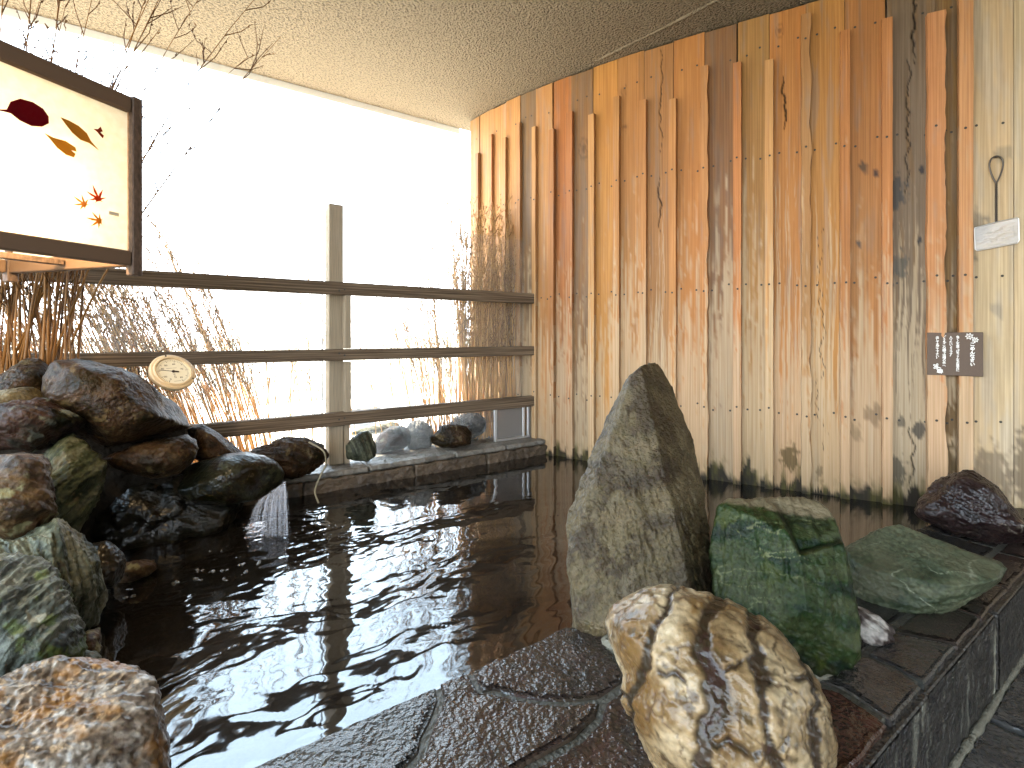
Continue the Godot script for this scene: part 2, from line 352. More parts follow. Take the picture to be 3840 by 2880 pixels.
func rock(id: String, called: String, label: String, group: String, kind: String, level: int, opt := {}) -> Node3D:
	var d: Dictionary = ROCK_SHAPES[id]
	var k: Dictionary = STONE[kind]
	var ol: Array = d.outline
	var pts := PackedVector2Array()
	for a in range(0, ol.size(), 2):
		pts.append(Vector2(ol[a], ol[a + 1]))
	const TABLE := 360
	var rad := PackedFloat32Array()
	for a in TABLE:
		var w := TAU * a / TABLE
		var far := Vector2(cos(w), sin(w)) * 3.0
		var best := 0.02
		for b in pts.size():
			var hit = Geometry2D.segment_intersects_segment(Vector2.ZERO, far, pts[b], pts[(b + 1) % pts.size()])
			if hit != null:
				best = maxf(best, hit.length())
		rad.append(best)
	var soft := PackedFloat32Array()
	for a in TABLE:
		soft.append((rad[a] * 2.0 + rad[(a + 1) % TABLE] + rad[(a + TABLE - 1) % TABLE]) / 4.0)
	var off := Vector3(hash(id) % 97, hash(id + "b") % 89, hash(id + "c") % 83) * 0.37
	var turn: Basis = Basis.from_euler(opt.get("bed_turn", Vector3(0.3, 0.2, 0.5)))
	var pw: float = opt.get("power", 2.3)
	var facets: Array = opt.get("facets", [])
	if not opt.has("facets"):  # a few random breaks on the side faces
		var rn := RandomNumberGenerator.new()
		rn.seed = hash(id)
		for a in 5:
			var nn := Vector3(rn.randf_range(-1, 1), rn.randf_range(-0.9, 1), rn.randf_range(0.25, 1.0)).normalized()
			var rr := soft[int(fposmod(atan2(nn.y, nn.x), TAU) / TAU * TABLE) % TABLE]
			var sup := Vector3(nn.x * rr, nn.y * rr, nn.z * d.front).length()
			facets.append([nn, sup * rn.randf_range(0.9, 1.0)])
	var smooth_lump: float = opt.get("smooth", 0.0)
	var ks: float = opt.get("sharp", 22.0)
	var a1: float = opt.get("lump", 0.009)
	var a2: float = opt.get("ledge", 0.004)
	var a3: float = opt.get("rough", 0.0025)
	var f1: float = opt.get("lump_f", 6.0)
	var steps: Array = opt.get("steps", [])
	var cracks: Array = opt.get("cracks", [])
	var groove = opt.get("groove")
	var src := icosphere(level)
	var dirs: PackedVector3Array = src[0]
	var idx: PackedInt32Array = src[1]
	var m := dirs.size()
	var v := PackedVector3Array()
	v.resize(m)
	for a in m:
		var u := dirs[a]
		var s := sqrt(u.x * u.x + u.y * u.y)
		var w := fposmod(atan2(u.y, u.x), TAU) / TAU * TABLE
		var wi := int(w)
		var r0 := lerpf(soft[wi % TABLE], soft[(wi + 1) % TABLE], w - wi)
		var dz: float = d.front if u.z > 0.0 else d.back
		var r := pow(pow(s / r0, pw) + pow(absf(u.z) / dz, pw), -1.0 / pw)
		if facets.size():
			var acc := 1.0
			for f in facets:
				var dn: float = u.dot(f[0])
				if dn > 0.05:
					acc += pow(r * dn / f[1], ks)
			r *= pow(acc, -1.0 / ks)
		var p := u * r
		for st in steps:  # [x0, y0, slope, share, soft]: the part above a sloping line stands back
			var over: float = smoothstep(0.0, st[4], p.y - (st[1] + st[2] * (p.x - st[0]))) * smoothstep(0.0, st[4], p.x - st[0] + 0.45 * (p.y - st[1] - 0.02)) * smoothstep(0.0, 0.04, p.z)
			p.z *= 1.0 - st[3] * over
		var q := turn * p
		var h := a1 * fbm.get_noise_3dv(p * f1 + off) + a2 * ridge.get_noise_3dv(Vector3(q.x * 5.0, q.y * 22.0, q.z * 7.0) + off) + a3 * fine.get_noise_3dv(p * 60.0 + off) + a3 * 0.8 * fbm.get_noise_3dv(p * 24.0 - off)
		for cr in cracks:  # [frequency, width, depth, axis scale]
			var cv := absf(ridge_free.get_noise_3dv(Vector3(q.x * cr[3].x, q.y * cr[3].y, q.z * cr[3].z) * cr[0] + off))
			h -= cr[2] * (1.0 - smoothstep(0.0, cr[1], cv))
		if smooth_lump > 0.0:
			h += smooth_lump * fine.get_noise_3dv(p * 7.0 + off)
		if groove != null:
			h -= 0.005 * groove.call(p)
		v[a] = p + u * h
	var nn := PackedVector3Array()
	nn.resize(m)
	for t in range(0, idx.size(), 3):
		var x := idx[t]
		var y := idx[t + 1]
		var z := idx[t + 2]
		var fn := (v[y] - v[x]).cross(v[z] - v[x])
		nn[x] += fn
		nn[y] += fn
		nn[z] += fn
	var col := PackedColorArray()
	col.resize(m)
	for a in m:
		nn[a] = nn[a].normalized()
		if nn[a].dot(dirs[a]) < 0.0:
			nn[a] = -nn[a]
		var cc := stone_colour(k, turn * v[a], v[a], off, nn[a])
		for cr in cracks:
			var q := turn * v[a]
			var cv := absf(ridge_free.get_noise_3dv(Vector3(q.x * cr[3].x, q.y * cr[3].y, q.z * cr[3].z) * cr[0] + off))
			cc = cc.lerp(cr[4], (1.0 - smoothstep(cr[1] * 0.5, cr[1] * 1.1, cv)) * cr[5])
		if groove != null:
			cc = cc.lerp(Color(.022, .014, .009), groove.call(v[a]) * 0.95)
		if opt.has("paint"):
			cc = opt.paint.call(cc, v[a], nn[a])
		col[a] = cc
	var flip := PackedInt32Array()
	flip.resize(idx.size())
	var t0 := (v[idx[1]] - v[idx[0]]).cross(v[idx[2]] - v[idx[0]])
	var clock := t0.dot(dirs[idx[0]]) < 0.0
	for t in range(0, idx.size(), 3):
		flip[t] = idx[t]
		flip[t + 1] = idx[t + 1] if clock else idx[t + 2]
		flip[t + 2] = idx[t + 2] if clock else idx[t + 1]
	var arr := []
	arr.resize(Mesh.ARRAY_MAX)
	arr[Mesh.ARRAY_VERTEX] = v
	arr[Mesh.ARRAY_NORMAL] = nn
	arr[Mesh.ARRAY_COLOR] = col
	arr[Mesh.ARRAY_INDEX] = flip
	var mesh := ArrayMesh.new()
	mesh.add_surface_from_arrays(Mesh.PRIMITIVE_TRIANGLES, arr)
	var o := obj(called, mesh, M[k.mat], self, Transform3D(Basis.from_euler(Vector3(deg_to_rad(d.pitch), deg_to_rad(d.yaw), 0)), d.at))
	tag(o, label, "rock", group)
	return o

# ------------------------------------------------------------------ timber
# a board with its front towards +z, from (0, 0) to (w, h): grain in its texture, stains and splits of its own
func board(w: float, h: float, th: float, c0: Color, s: int, o := {}) -> ArrayMesh:
	var b := MB.new()
	var nu: int = o.get("nu", 14)
	var nv: int = o.get("nv", 150)
	var off := Vector2(s * 3.17, s * 1.71)
	var wav: float = o.get("wavy", 0.0)
	var grid := []
	var y0: float = o.get("stain_at", -1.0)
	var split: Array = o.get("split", [])
	var knots: Array = o.get("knots", [])
	var blots: Array = o.get("blots", [])
	for a in nv + 1:
		var y := h * a / nv
		var el := wav * 0.5 * fbm.get_noise_2d(y * 3.0 + off.x, 7.0)
		var er := wav * (fbm.get_noise_2d(y * 2.6 + off.y, 31.0) + 0.4 * fbm.get_noise_2d(y * 9.0 + off.y, 3.0))
		for e in nu + 1:
			var x := lerpf(el, w + er, float(e) / nu)
			var z := th + 0.0025 * fbm.get_noise_2d(x * 9.0 + off.x, y * 1.3 + off.y)
			var gx := x + 0.02 * fbm.get_noise_2d(x * 3.0 + off.x, y * 1.1 + off.y)
			var lines := fine.get_noise_2d(gx * 260.0 + off.x, y * 2.2) * 0.5 + fbm.get_noise_2d(gx * 60.0 + off.y, y * 0.9 + off.x) * 0.8
			var broad := fbm.get_noise_2d(x * 7.0 + off.x * 2.0, y * 0.8 + off.y)
			var cc := c0 * (1.0 + 0.09 * lines + 0.12 * broad)
			cc = cc.lerp(Color(cc.r * 1.15, cc.g * 0.92, cc.b * 0.75), clampf(0.5 + fbm.get_noise_2d(x * 4.0 - off.y, y * 0.6) * 1.2, 0, 1) * 0.3)
			# grey weathering in streaks along the grain
			var wth := smoothstep(0.05, 0.45, fbm.get_noise_2d(gx * 22.0 + off.y, y * 1.4 + off.x * 3.0) + o.get("weather", 0.0))
			var g := (cc.r + cc.g + cc.b) / 3.0
			cc = cc.lerp(Color(g * 1.06, g * 1.0, g * 0.9), wth * 0.32)
			if o.get("pale_below", -1.0) > 0.0:  # paler towards the bottom, in streaks along the grain below a ragged line
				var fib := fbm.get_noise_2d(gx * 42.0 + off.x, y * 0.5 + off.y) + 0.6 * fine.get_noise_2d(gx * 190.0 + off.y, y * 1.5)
				var bl := smoothstep(-0.2, 0.45, fib + (o.pale_below - y) * 1.1 + 0.3 * fbm.get_noise_2d(x * 7.0 + off.y, y * 1.2))
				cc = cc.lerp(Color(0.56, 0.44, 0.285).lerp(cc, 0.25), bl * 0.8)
			for sp in split:  # [x, y, length, depth, width, wander]
				var tt: float = (y - sp[1]) / sp[2]
				if absf(tt) < 0.5:
					var cx: float = sp[0] + sp[5] * fbm.get_noise_2d(y * 5.0 + off.x, sp[0] * 50.0) + 0.012 * fbm.get_noise_2d(y * 16.0, off.y)
					var wd: float = sp[4] * (1.0 - pow(absf(tt) * 2.0, 2.0)) * (0.6 + 0.6 * absf(fbm.get_noise_2d(y * 20.0, off.x)))
					var near := 1.0 - smoothstep(wd * 0.5, wd * 1.3, absf(x - cx))
					z -= sp[3] * near
					cc = cc.lerp(Color(0.02, 0.015, 0.01), near * 0.9)
			for kn in knots:  # [x, y, radius]
				var dd: float = Vector2((x - kn[0]) * 1.5, (y - kn[1]) * 0.8).length() / kn[2] + 0.3 * fbm.get_noise_2d(x * 40.0, y * 40.0)
				cc = cc.lerp(Color(0.08, 0.04, 0.02), (1.0 - smoothstep(0.3, 0.9, dd)) * 0.6)
				cc = cc * (1.0 - 0.3 * (1.0 - smoothstep(0.0, 0.35, absf(dd - 1.3))))
			for bl in blots:  # [x, y, radius, colour, amount]
				var dd: float = Vector2(x - bl[0], (y - bl[1]) * 0.62).length() / bl[2] + 0.7 * fbm.get_noise_2d(x * 25.0 + off.x, y * 18.0) + 0.2 * fine.get_noise_2d(x * 200.0, y * 30.0)
				cc = cc.lerp(bl[3], (1.0 - smoothstep(0.65, 1.0, dd)) * bl[4])
			if y0 >= 0.0:  # black mould where the board stands in the water, ragged along the grain
				var top: float = y0 + 0.02 + o.get("mould", 0.05) * (0.7 + 1.5 * fbm.get_noise_2d(x * 13.0 + off.x, off.y)) + 0.02 * fine.get_noise_2d(gx * 240.0, y * 5.0 + off.x)
				var mo := 1.0 - smoothstep(top - 0.018, top + 0.012, y)
				cc = cc.lerp(Color(0.012, 0.011, 0.006), mo * 0.96)
				var gr := (1.0 - smoothstep(top, top + 0.09, y + 0.05 * fbm.get_noise_2d(x * 30.0, y * 12.0 + off.x))) * smoothstep(-0.1, 0.35, fbm.get_noise_2d(x * 18.0 + off.y, y * 6.0))
				cc = cc.lerp(Color(0.10, 0.085, 0.022), gr * 0.7)
			grid.append(Vector3(x, y, z))
			b.v.append(Vector3(x, y, z))
			b.c.append(Color(maxf(cc.r, 0.004), maxf(cc.g, 0.004), maxf(cc.b, 0.004)))
			b.uv.append(Vector2(x + s * 0.37, y * 0.5 + s * 0.61))
			b.n.append(Vector3.BACK)
	var row := nu + 1
	for a in nv + 1:
		for e in nu + 1:
			var k := a * row + e
			var dx: Vector3 = grid[a * row + mini(e + 1, nu)] - grid[a * row + maxi(e - 1, 0)]
			var dy: Vector3 = grid[mini(a + 1, nv) * row + e] - grid[maxi(a - 1, 0) * row + e]
			b.n[k] = dx.cross(dy).normalized()
	for a in nv:
		for e in nu:
			var k := a * row + e
			b.i.append_array([k, k + row, k + 1, k + 1, k + row, k + row + 1])
	var bev := 0.002
	b.col = c0 * 0.8
	var stp := maxi(1, nv / 40)
	for a in range(0, nv, stp):
		var a2 := mini(a + stp, nv)
		var l0: Vector3 = grid[a * row]
		var l1: Vector3 = grid[a2 * row]
		var r0: Vector3 = grid[a * row + nu]
		var r1: Vector3 = grid[a2 * row + nu]
		b.col = b.c[a * row] * 0.9
		b.quad(l0, l1, Vector3(l1.x - bev, l1.y, 0), Vector3(l0.x - bev, l0.y, 0), Vector3.LEFT)
		b.col = b.c[a * row + nu] * 0.9
		b.quad(r0, r1, Vector3(r1.x + bev, r1.y, 0), Vector3(r0.x + bev, r0.y, 0), Vector3.RIGHT)
	b.col = c0 * 0.8
	b.quad(grid[nv * row], grid[nv * row + nu], Vector3(w, h, 0), Vector3(0, h, 0), Vector3.UP)
	b.quad(Vector3(0, 0, 0), Vector3(w, 0, 0), Vector3(w, h, 0), Vector3(0, h, 0), Vector3.FORWARD)
	return b.mesh()

func beam(lo: Vector3, hi: Vector3, ch := 0.004) -> ArrayMesh:
	var b := MB.new()
	b.box(lo, hi, ch)
	return b.mesh()

# ------------------------------------------------------------------ dry brushwood
# one stalk with side twigs; returns nothing, adds to the two builders
func stalk(st: MB, tw: MB, at: Vector3, lean: Vector3, h: float, r: float, twigs: int, rn: RandomNumberGenerator, spread := 1.0, curl := 0.05) -> void:
	var p := PackedVector3Array()
	var rr := PackedFloat32Array()
	var seg := 7
	var w1 := Vector3(rn.randf_range(-1, 1), 0, rn.randf_range(-1, 1)) * curl
	for a in seg + 1:
		var t := float(a) / seg
		p.append(at + Vector3.UP * h * t + lean * h * t * (0.6 + 0.4 * t) + w1 * sin(t * 3.0) * h * 0.5 + Vector3(rn.randf_range(-1, 1), 0, rn.randf_range(-1, 1)) * 0.006)
		rr.append(r * (1.0 - 0.82 * t))
	var g := rn.randf_range(0.7, 1.25)
	st.col = Color(0.54 * g, 0.315 * g, 0.105 * g)
	st.tube(p, rr, 5)
	for a in twigs:
		var t := rn.randf_range(0.38, 1.0)
		var k := mini(int(t * seg), seg - 1)
		var q := p[k].lerp(p[k + 1], t * seg - k)
		var dir := ((p[k + 1] - p[k]).normalized() + Vector3(rn.randf_range(-1, 1), rn.randf_range(-0.2, 0.5), rn.randf_range(-1, 1)) * 0.55 * spread).normalized()
		var ln := rn.randf_range(0.035, 0.13) * spread * (1.25 - t * 0.6)
		var q1 := q + dir * ln * 0.5 + Vector3(rn.randf_range(-1, 1), rn.randf_range(-1, 1), rn.randf_range(-1, 1)) * 0.012
		var q2 := q1 + (dir + Vector3(0, 0.3, 0)).normalized() * ln * 0.5 + Vector3(rn.randf_range(-1, 1), rn.randf_range(-1, 1), rn.randf_range(-1, 1)) * 0.014
		var g2 := rn.randf_range(0.6, 1.2)
		tw.col = Color(0.31 * g2, 0.165 * g2, 0.055 * g2)
		tw.tube(PackedVector3Array([q, q1, q2]), PackedFloat32Array([r * 0.46, r * 0.4, r * 0.2]), 3)
		for e in rn.randi_range(1, 3):  # buds and seed heads
			var bq := q1.lerp(q2, rn.randf()) + Vector3(rn.randf_range(-1, 1), rn.randf_range(-1, 1), rn.randf_range(-1, 1)) * 0.003
			var br := rn.randf_range(0.0024, 0.0048)
			tw.tube(PackedVector3Array([bq, bq + Vector3(rn.randf_range(-1, 1), 1, rn.randf_range(-1, 1)) * br * 2.0]), PackedFloat32Array([br, br * 0.3]), 3)

func brush(called: String, label: String, spots: Array, rn_seed: int) -> Node3D:
	var rn := RandomNumberGenerator.new()
	rn.seed = rn_seed
	var st := MB.new()
	var tw := MB.new()
	var o := base(called, spots[0][0])
	for s in spots:  # [base, spread in x, spread in z, count, lean, lean spread, height, radius, twigs, twig spread]
		for k in s[3]:
			var at: Vector3 = s[0] - spots[0][0] + Vector3(rn.randf_range(-1, 1) * s[1], 0, rn.randf_range(-1, 1) * s[2])
			var ln: Vector3 = s[4] + Vector3(rn.randf_range(-1, 1), 0, rn.randf_range(-0.4, 0.4)) * s[5]
			stalk(st, tw, at, ln, s[6] * rn.randf_range(0.65, 1.05), s[7] * rn.randf_range(0.7, 1.2), s[8], rn, s[9])
	stuff(obj("stalks", st.mesh(), M.straw, o))
	stuff(obj("twigs", tw.mesh(), M.twig, o))
	tag(o, label, "brushwood", "dry brushwood by the fence")
	return o

# ------------------------------------------------------------------ lettering: brush strokes on a 10 x 10 field
const STROKES := {
	"ご": "2 2 7.5 2 6.5 3|1.5 7 2.5 8.6 8.5 8.4|8.6 .2 9 1.2|9.6 0 10 1", "こ": "2 2 7.5 2 6.5 3|1.5 7 2.5 8.6 8.5 8.4",
	"め": "2.5 2 3.5 6 5 8.5|6.5 1 5.5 5 3 8.5 1.3 7.5 2.5 4.5 6 3 8.8 5 8.5 7.5 6 9.3", "ん": "5.5 .8 1 9.4 3.5 5.2 5 5.6 5.3 8.6 7 9.2 9.2 6.5",
	"な": "1 2.8 5.5 2.4|3.8 .6 3 3.5 1.3 6|6.8 2 8.8 3.6|6.3 4 6.3 8 4.5 9.4 3.2 8.3 4.5 7.4 6.5 7.8 8.6 9", "さ": "1.2 3 8.6 2.2|4.5 .6 6.8 5.2 3.2 5.6|2.2 6.2 3 8.8 7 9",
	"い": "2 2 2 6 3.2 8.6 4.4 7|7 2.5 8.4 4.5 8.8 6.5", "虫": "5 .5 5 9|2 2.5 8 2.5 8 5.2 2 5.2 2 2.5|1.3 8.6 8 8|7.5 6.6 9 9", "く": "7 1 3 5 7 9.2",
	"も": "5 .6 4 7 5 9 7.5 9 8.6 7 8 5.6|1.8 3.2 7.6 3|1.6 5.6 7.2 5.4", "葉": "1 2 9 2|3.4 .6 3.4 3|6.6 .6 6.6 3|1.5 4 9 4|3 3 3 6 8 6|6.5 3.2 6.5 6|1 7.3 9 7.3|5 6 5 9.8|4.6 7.4 1.2 9.4|5.4 7.4 8.8 9.4",
	"っ": "3 5.5 7 5 8.6 6.6 7.4 8.6 5 9.2", "ぱ": "2 1.5 1.5 6 2.2 9|4 3.6 8.5 3.4|6.2 1.5 6.4 7.4 5 9 4 8.2 5 7.2 6.6 7.6 8.6 9|8.8 .6 9.6 1 9.2 1.8 8.6 1.2 8.8 .6",
	"ち": "1.5 2.6 8 2.2|4.6 .6 3 5.6 6 4.6 8.4 6 7.4 8.6 4 9.4", "ゃ": "2.5 6 6 4.6 8 5.4 7.4 7 6 7|4 4.6 6 9.6|5.4 4 6 5", "お": "1.2 3 6 2.8|3.6 .8 3.6 8.4 2.2 8.8 1.6 7.4 4.5 5.2 8 5.6 8.4 8 6 9.2|7.2 1.6 9 3",
	"風": "2 1 2 6 1 9.4|2 1 8 1 8.2 7 9.4 9.2|3.2 2.6 6.8 2.4|3.6 4 6.6 4 6.6 6 3.6 6 3.6 4|5 2.6 5 8|3 8.4 7.2 8", "呂": "3 .8 7 .8 7 3.8 3 3.8 3 .8|5 3.8 4.6 5.4|2 5.6 8 5.6 8 9.2 2 9.2 2 5.6",
	"に": "2.2 1.5 1.6 6 2.3 9|4.8 3 8.4 2.8|4.4 7 5.4 8.6 8.8 8.4", "入": "5 1 4.2 5 1 9.2|4 1.2 6 5 9.2 9.2", "り": "3 1 2.6 4.6 3.6 4.4|6.6 1 7.2 5 4.6 9.4", "た": "1.2 2.8 5.6 2.5|3.6 .8 1.6 9|5.4 4.6 8.4 4.4|5 7.6 6 8.9 8.8 8.8",
	"よ": "5.4 1 5.4 7.4 4 9 2.6 8 4 7 8.4 8.8|5.6 3.8 8.2 3.4", "う": "4 1 6.6 2|2.6 4.8 6 3.6 7.6 5 6.6 7.6 4 9.6", "で": "1.2 2.4 8 1.8 4.8 4.8 5 8 7.4 9|7.4 4.2 8 5.2|8.6 3.6 9.2 4.6", "て": "1.2 2.4 8 1.8 4.8 4.8 5 8 7.4 9",
	"す": "1 2.6 9 2.2|5.6 .6 5.6 6 4.2 6.6 4 5 5.6 4.8 5.8 7 4 9.6", "。": "3 1.5 4 2.5 3 3.5 2 2.5 3 1.5", "ど": "3 1.4 4.6 4.8|7.4 2.6 3.4 5.2 2.8 7.8 4.5 8.9 7.8 8.6|8.4 .6 9 1.6|9.4 .4 9.9 1.4",
	"ぞ": "2.6 1.4 7 1 2 4.6 8 4 4.6 6.4 4.8 8.6 7 9.2|8.4 5.4 9 6.4|9.4 5 10 6", "の": "5.2 2 4.4 6.8 2.6 8.2 1.4 6 3 2.8 6.4 2 8.8 4.8 8 7.8 5.6 9.2",
	"網": "2.4 .6 1.2 2.4 3 2.6 1.2 4.8|1 5 3.6 4.8|2.4 5 2.4 9.2|1.2 6.6 1 8.4|3.4 6.4 3.8 7.8|5 1.2 5 9.4|5 1.2 9.2 1.2 9.2 9 8.4 9|6.2 2.4 6.6 3.6|8 2.4 7.6 3.6|5.8 4 8.4 4|6.2 5.4 8.2 5.4|6 6.2 6.2 7.8 8.4 7.8",
	"浴": "1.2 1.4 2.4 2.4|.8 4 2 5|1 9 2.6 6.4|5.4 1 3.8 3|7 1 9 3|6.2 3 3.4 6|6.2 3 9.4 6|4.6 6.2 8 6.2 8 9.2 4.6 9.2 4.6 6.2", "槽": "1 3 4 3|2.5 .6 2.5 9.4|2.5 3.6 .8 6.6|2.6 4 3.8 5.4|4.4 1.6 9.4 1.6|4.8 2.8 9 2.8 9 5 4.8 5 4.8 2.8|6.2 .6 6.2 5|7.6 .6 7.6 5|5.4 6 8.6 6 8.6 9.4 5.4 9.4 5.4 6|5.4 7.6 8.6 7.6",
	"外": "3.4 .8 1 5|2.8 2.4 5.2 2.4 4.6 5.6 1.4 9.2|2.4 4.4 4 6|7 .8 7 9.6|7 4 9.2 6", "へ": "1 6.4 3.8 3.6 9.2 7.6", "出": "5 .6 5 8.8|2 2 2 4.6 8 4.6|8 2 8 4.6|1.4 5.8 1.4 9 8.6 9|8.6 5.8 8.6 9.4",
	"し": "3.4 1 3 7 4.4 9.2 6.4 8.6 8.4 6.4", "あ": "1.6 2.6 7.8 2.2|4.4 .8 4.2 7 5 8.8|6.6 4.2 5 7.6 2.6 9 1.6 7.4 3.4 5.2 7 4.8 8.8 6.8 7.6 8.8 6 9.4", "げ": "2 1.4 1.5 6 2.3 9|4 3.4 8.4 3.2|6.6 1.2 6.8 5.4 5 9.4|8.6 .4 9 1.4|9.5 .2 10 1.2", "下": "1 1.6 9 1.6|5 1.6 5 9.6|5.4 4 7.6 5.6",
	"0": "5 1 7.5 2.5 7.5 7.5 5 9 2.5 7.5 2.5 2.5 5 1", "2": "2.5 3 4 1 6.5 1.2 7.3 3.4 2.4 9 7.8 9", "3": "2.6 1.4 7 1.4 4.6 4.4 7.4 6.4 6 8.8 2.6 8.6", "4": "6 9 6 1 2 6.4 8 6.4", "5": "7 1 3 1 2.8 4.6 6 4.2 7.4 6.4 6 9 2.6 8.6", "6": "6.6 1 3 5 2.8 7.6 5 9 7.2 7.4 6.4 5.2 3.2 5.8", "7": "2.4 1 7.6 1 4.4 9", "8": "5 1 7 2.6 3.2 6.6 3.4 8.6 6.6 8.6 6.8 6.6 3 2.6 5 1", "C": "7.6 2.4 5 1 2.6 3 2.6 7 5 9 7.6 7.6"}

func dot(im: Image, x: float, y: float, r: float, c: Color) -> void:
	var w := im.get_width()
	for py in range(maxi(0, int(y - r - 1)), mini(im.get_height(), int(y + r + 2))):
		for px in range(maxi(0, int(x - r - 1)), mini(w, int(x + r + 2))):
			var e := clampf(r - Vector2(px + 0.5 - x, py + 0.5 - y).length() + 0.5, 0.0, 1.0)
			if e > 0.0:
				im.set_pixel(px, py, im.get_pixel(px, py).lerp(c, e))

func stroke(im: Image, p: PackedVector2Array, r: float, c: Color) -> void:
	for k in p.size() - 1:
		var n := maxi(1, int(p[k].distance_to(p[k + 1]) / maxf(r * 0.5, 0.6)))
		for a in n + 1:
			var q := p[k].lerp(p[k + 1], float(a) / n)
			dot(im, q.x, q.y, r, c)

func glyph(im: Image, ch: String, x: float, y: float, s: float, r: float, c: Color) -> void:
	for part in STROKES.get(ch, "").split("|"):
		var w: PackedStringArray = part.split(" ")
		var p := PackedVector2Array()
		for k in range(0, w.size() - 1, 2):
			p.append(Vector2(x + (w[k].to_float() - 5.0) / 10.0 * s, y + (w[k + 1].to_float() - 5.0) / 10.0 * s))
		if p.size() > 1:
			stroke(im, p, r, c)

# ------------------------------------------------------------------ the place
const CEIL := 2.86
const WATER := 0.2
const LEDGE := 0.25
const CURB := 0.305

func _ready() -> void:
	rng.seed = 7
	nz(fbm, FastNoiseLite.FRACTAL_FBM, 4, 11)
	nz(fine, FastNoiseLite.FRACTAL_FBM, 2, 23)
	nz(ridge, FastNoiseLite.FRACTAL_RIDGED, 4, 37)
	nz(ridge_free, FastNoiseLite.FRACTAL_FBM, 3, 53)
	view_and_light()
	make_materials()
	setting()
	plank_wall()
	pool()
	fence()
	paving()
	rocks()
	brushwood()
	lantern()
	thermometer()
	sign_board()
	skimmer()
	small_things()

func view_and_light() -> void:
	var cam := Camera3D.new()
	cam.name = "camera"
	cam.projection = Camera3D.PROJECTION_FRUSTUM
	cam.near = 0.05
	cam.far = 900.0
	cam.size = 1.50818 * cam.near
	cam.frustum_offset = Vector2(0, -0.095 * cam.near)
	cam.position = Vector3(0, 1.05, 0)
	cam.rotation_degrees.y = -35.3
	add_child(cam)
	cam.current = true
	var e := Environment.new()
	e.background_mode = Environment.BG_SKY
	var sm := ProceduralSkyMaterial.new()
	sm.sky_top_color = srgb(0.60, 0.81, 1.0)
	sm.sky_horizon_color = srgb(0.96, 0.97, 1.0)
	sm.sky_curve = 0.2
	sm.ground_bottom_color = srgb(0.4, 0.38, 0.35)
	sm.ground_horizon_color = srgb(0.8, 0.8, 0.8)
	e.sky = Sky.new()
	e.sky.sky_material = sm
	e.tonemap_mode = Environment.TONE_MAPPER_LINEAR
	e.tonemap_exposure = 12.5
	e.sdfgi_enabled = true
	e.ssao_enabled = true
	e.ssil_enabled = true
	var we := WorldEnvironment.new()
	we.name = "environment"
	we.environment = e
	add_child(we)
	var sun := DirectionalLight3D.new()
	sun.name = "sun"
	sun.light_energy = 1.1
	sun.light_color = Color(1.0, 0.93, 0.82)
	sun.light_angular_distance = 0.6
	sun.shadow_enabled = true
	sun.rotation_degrees = Vector3(-69, 158, 0)
	add_child(sun)

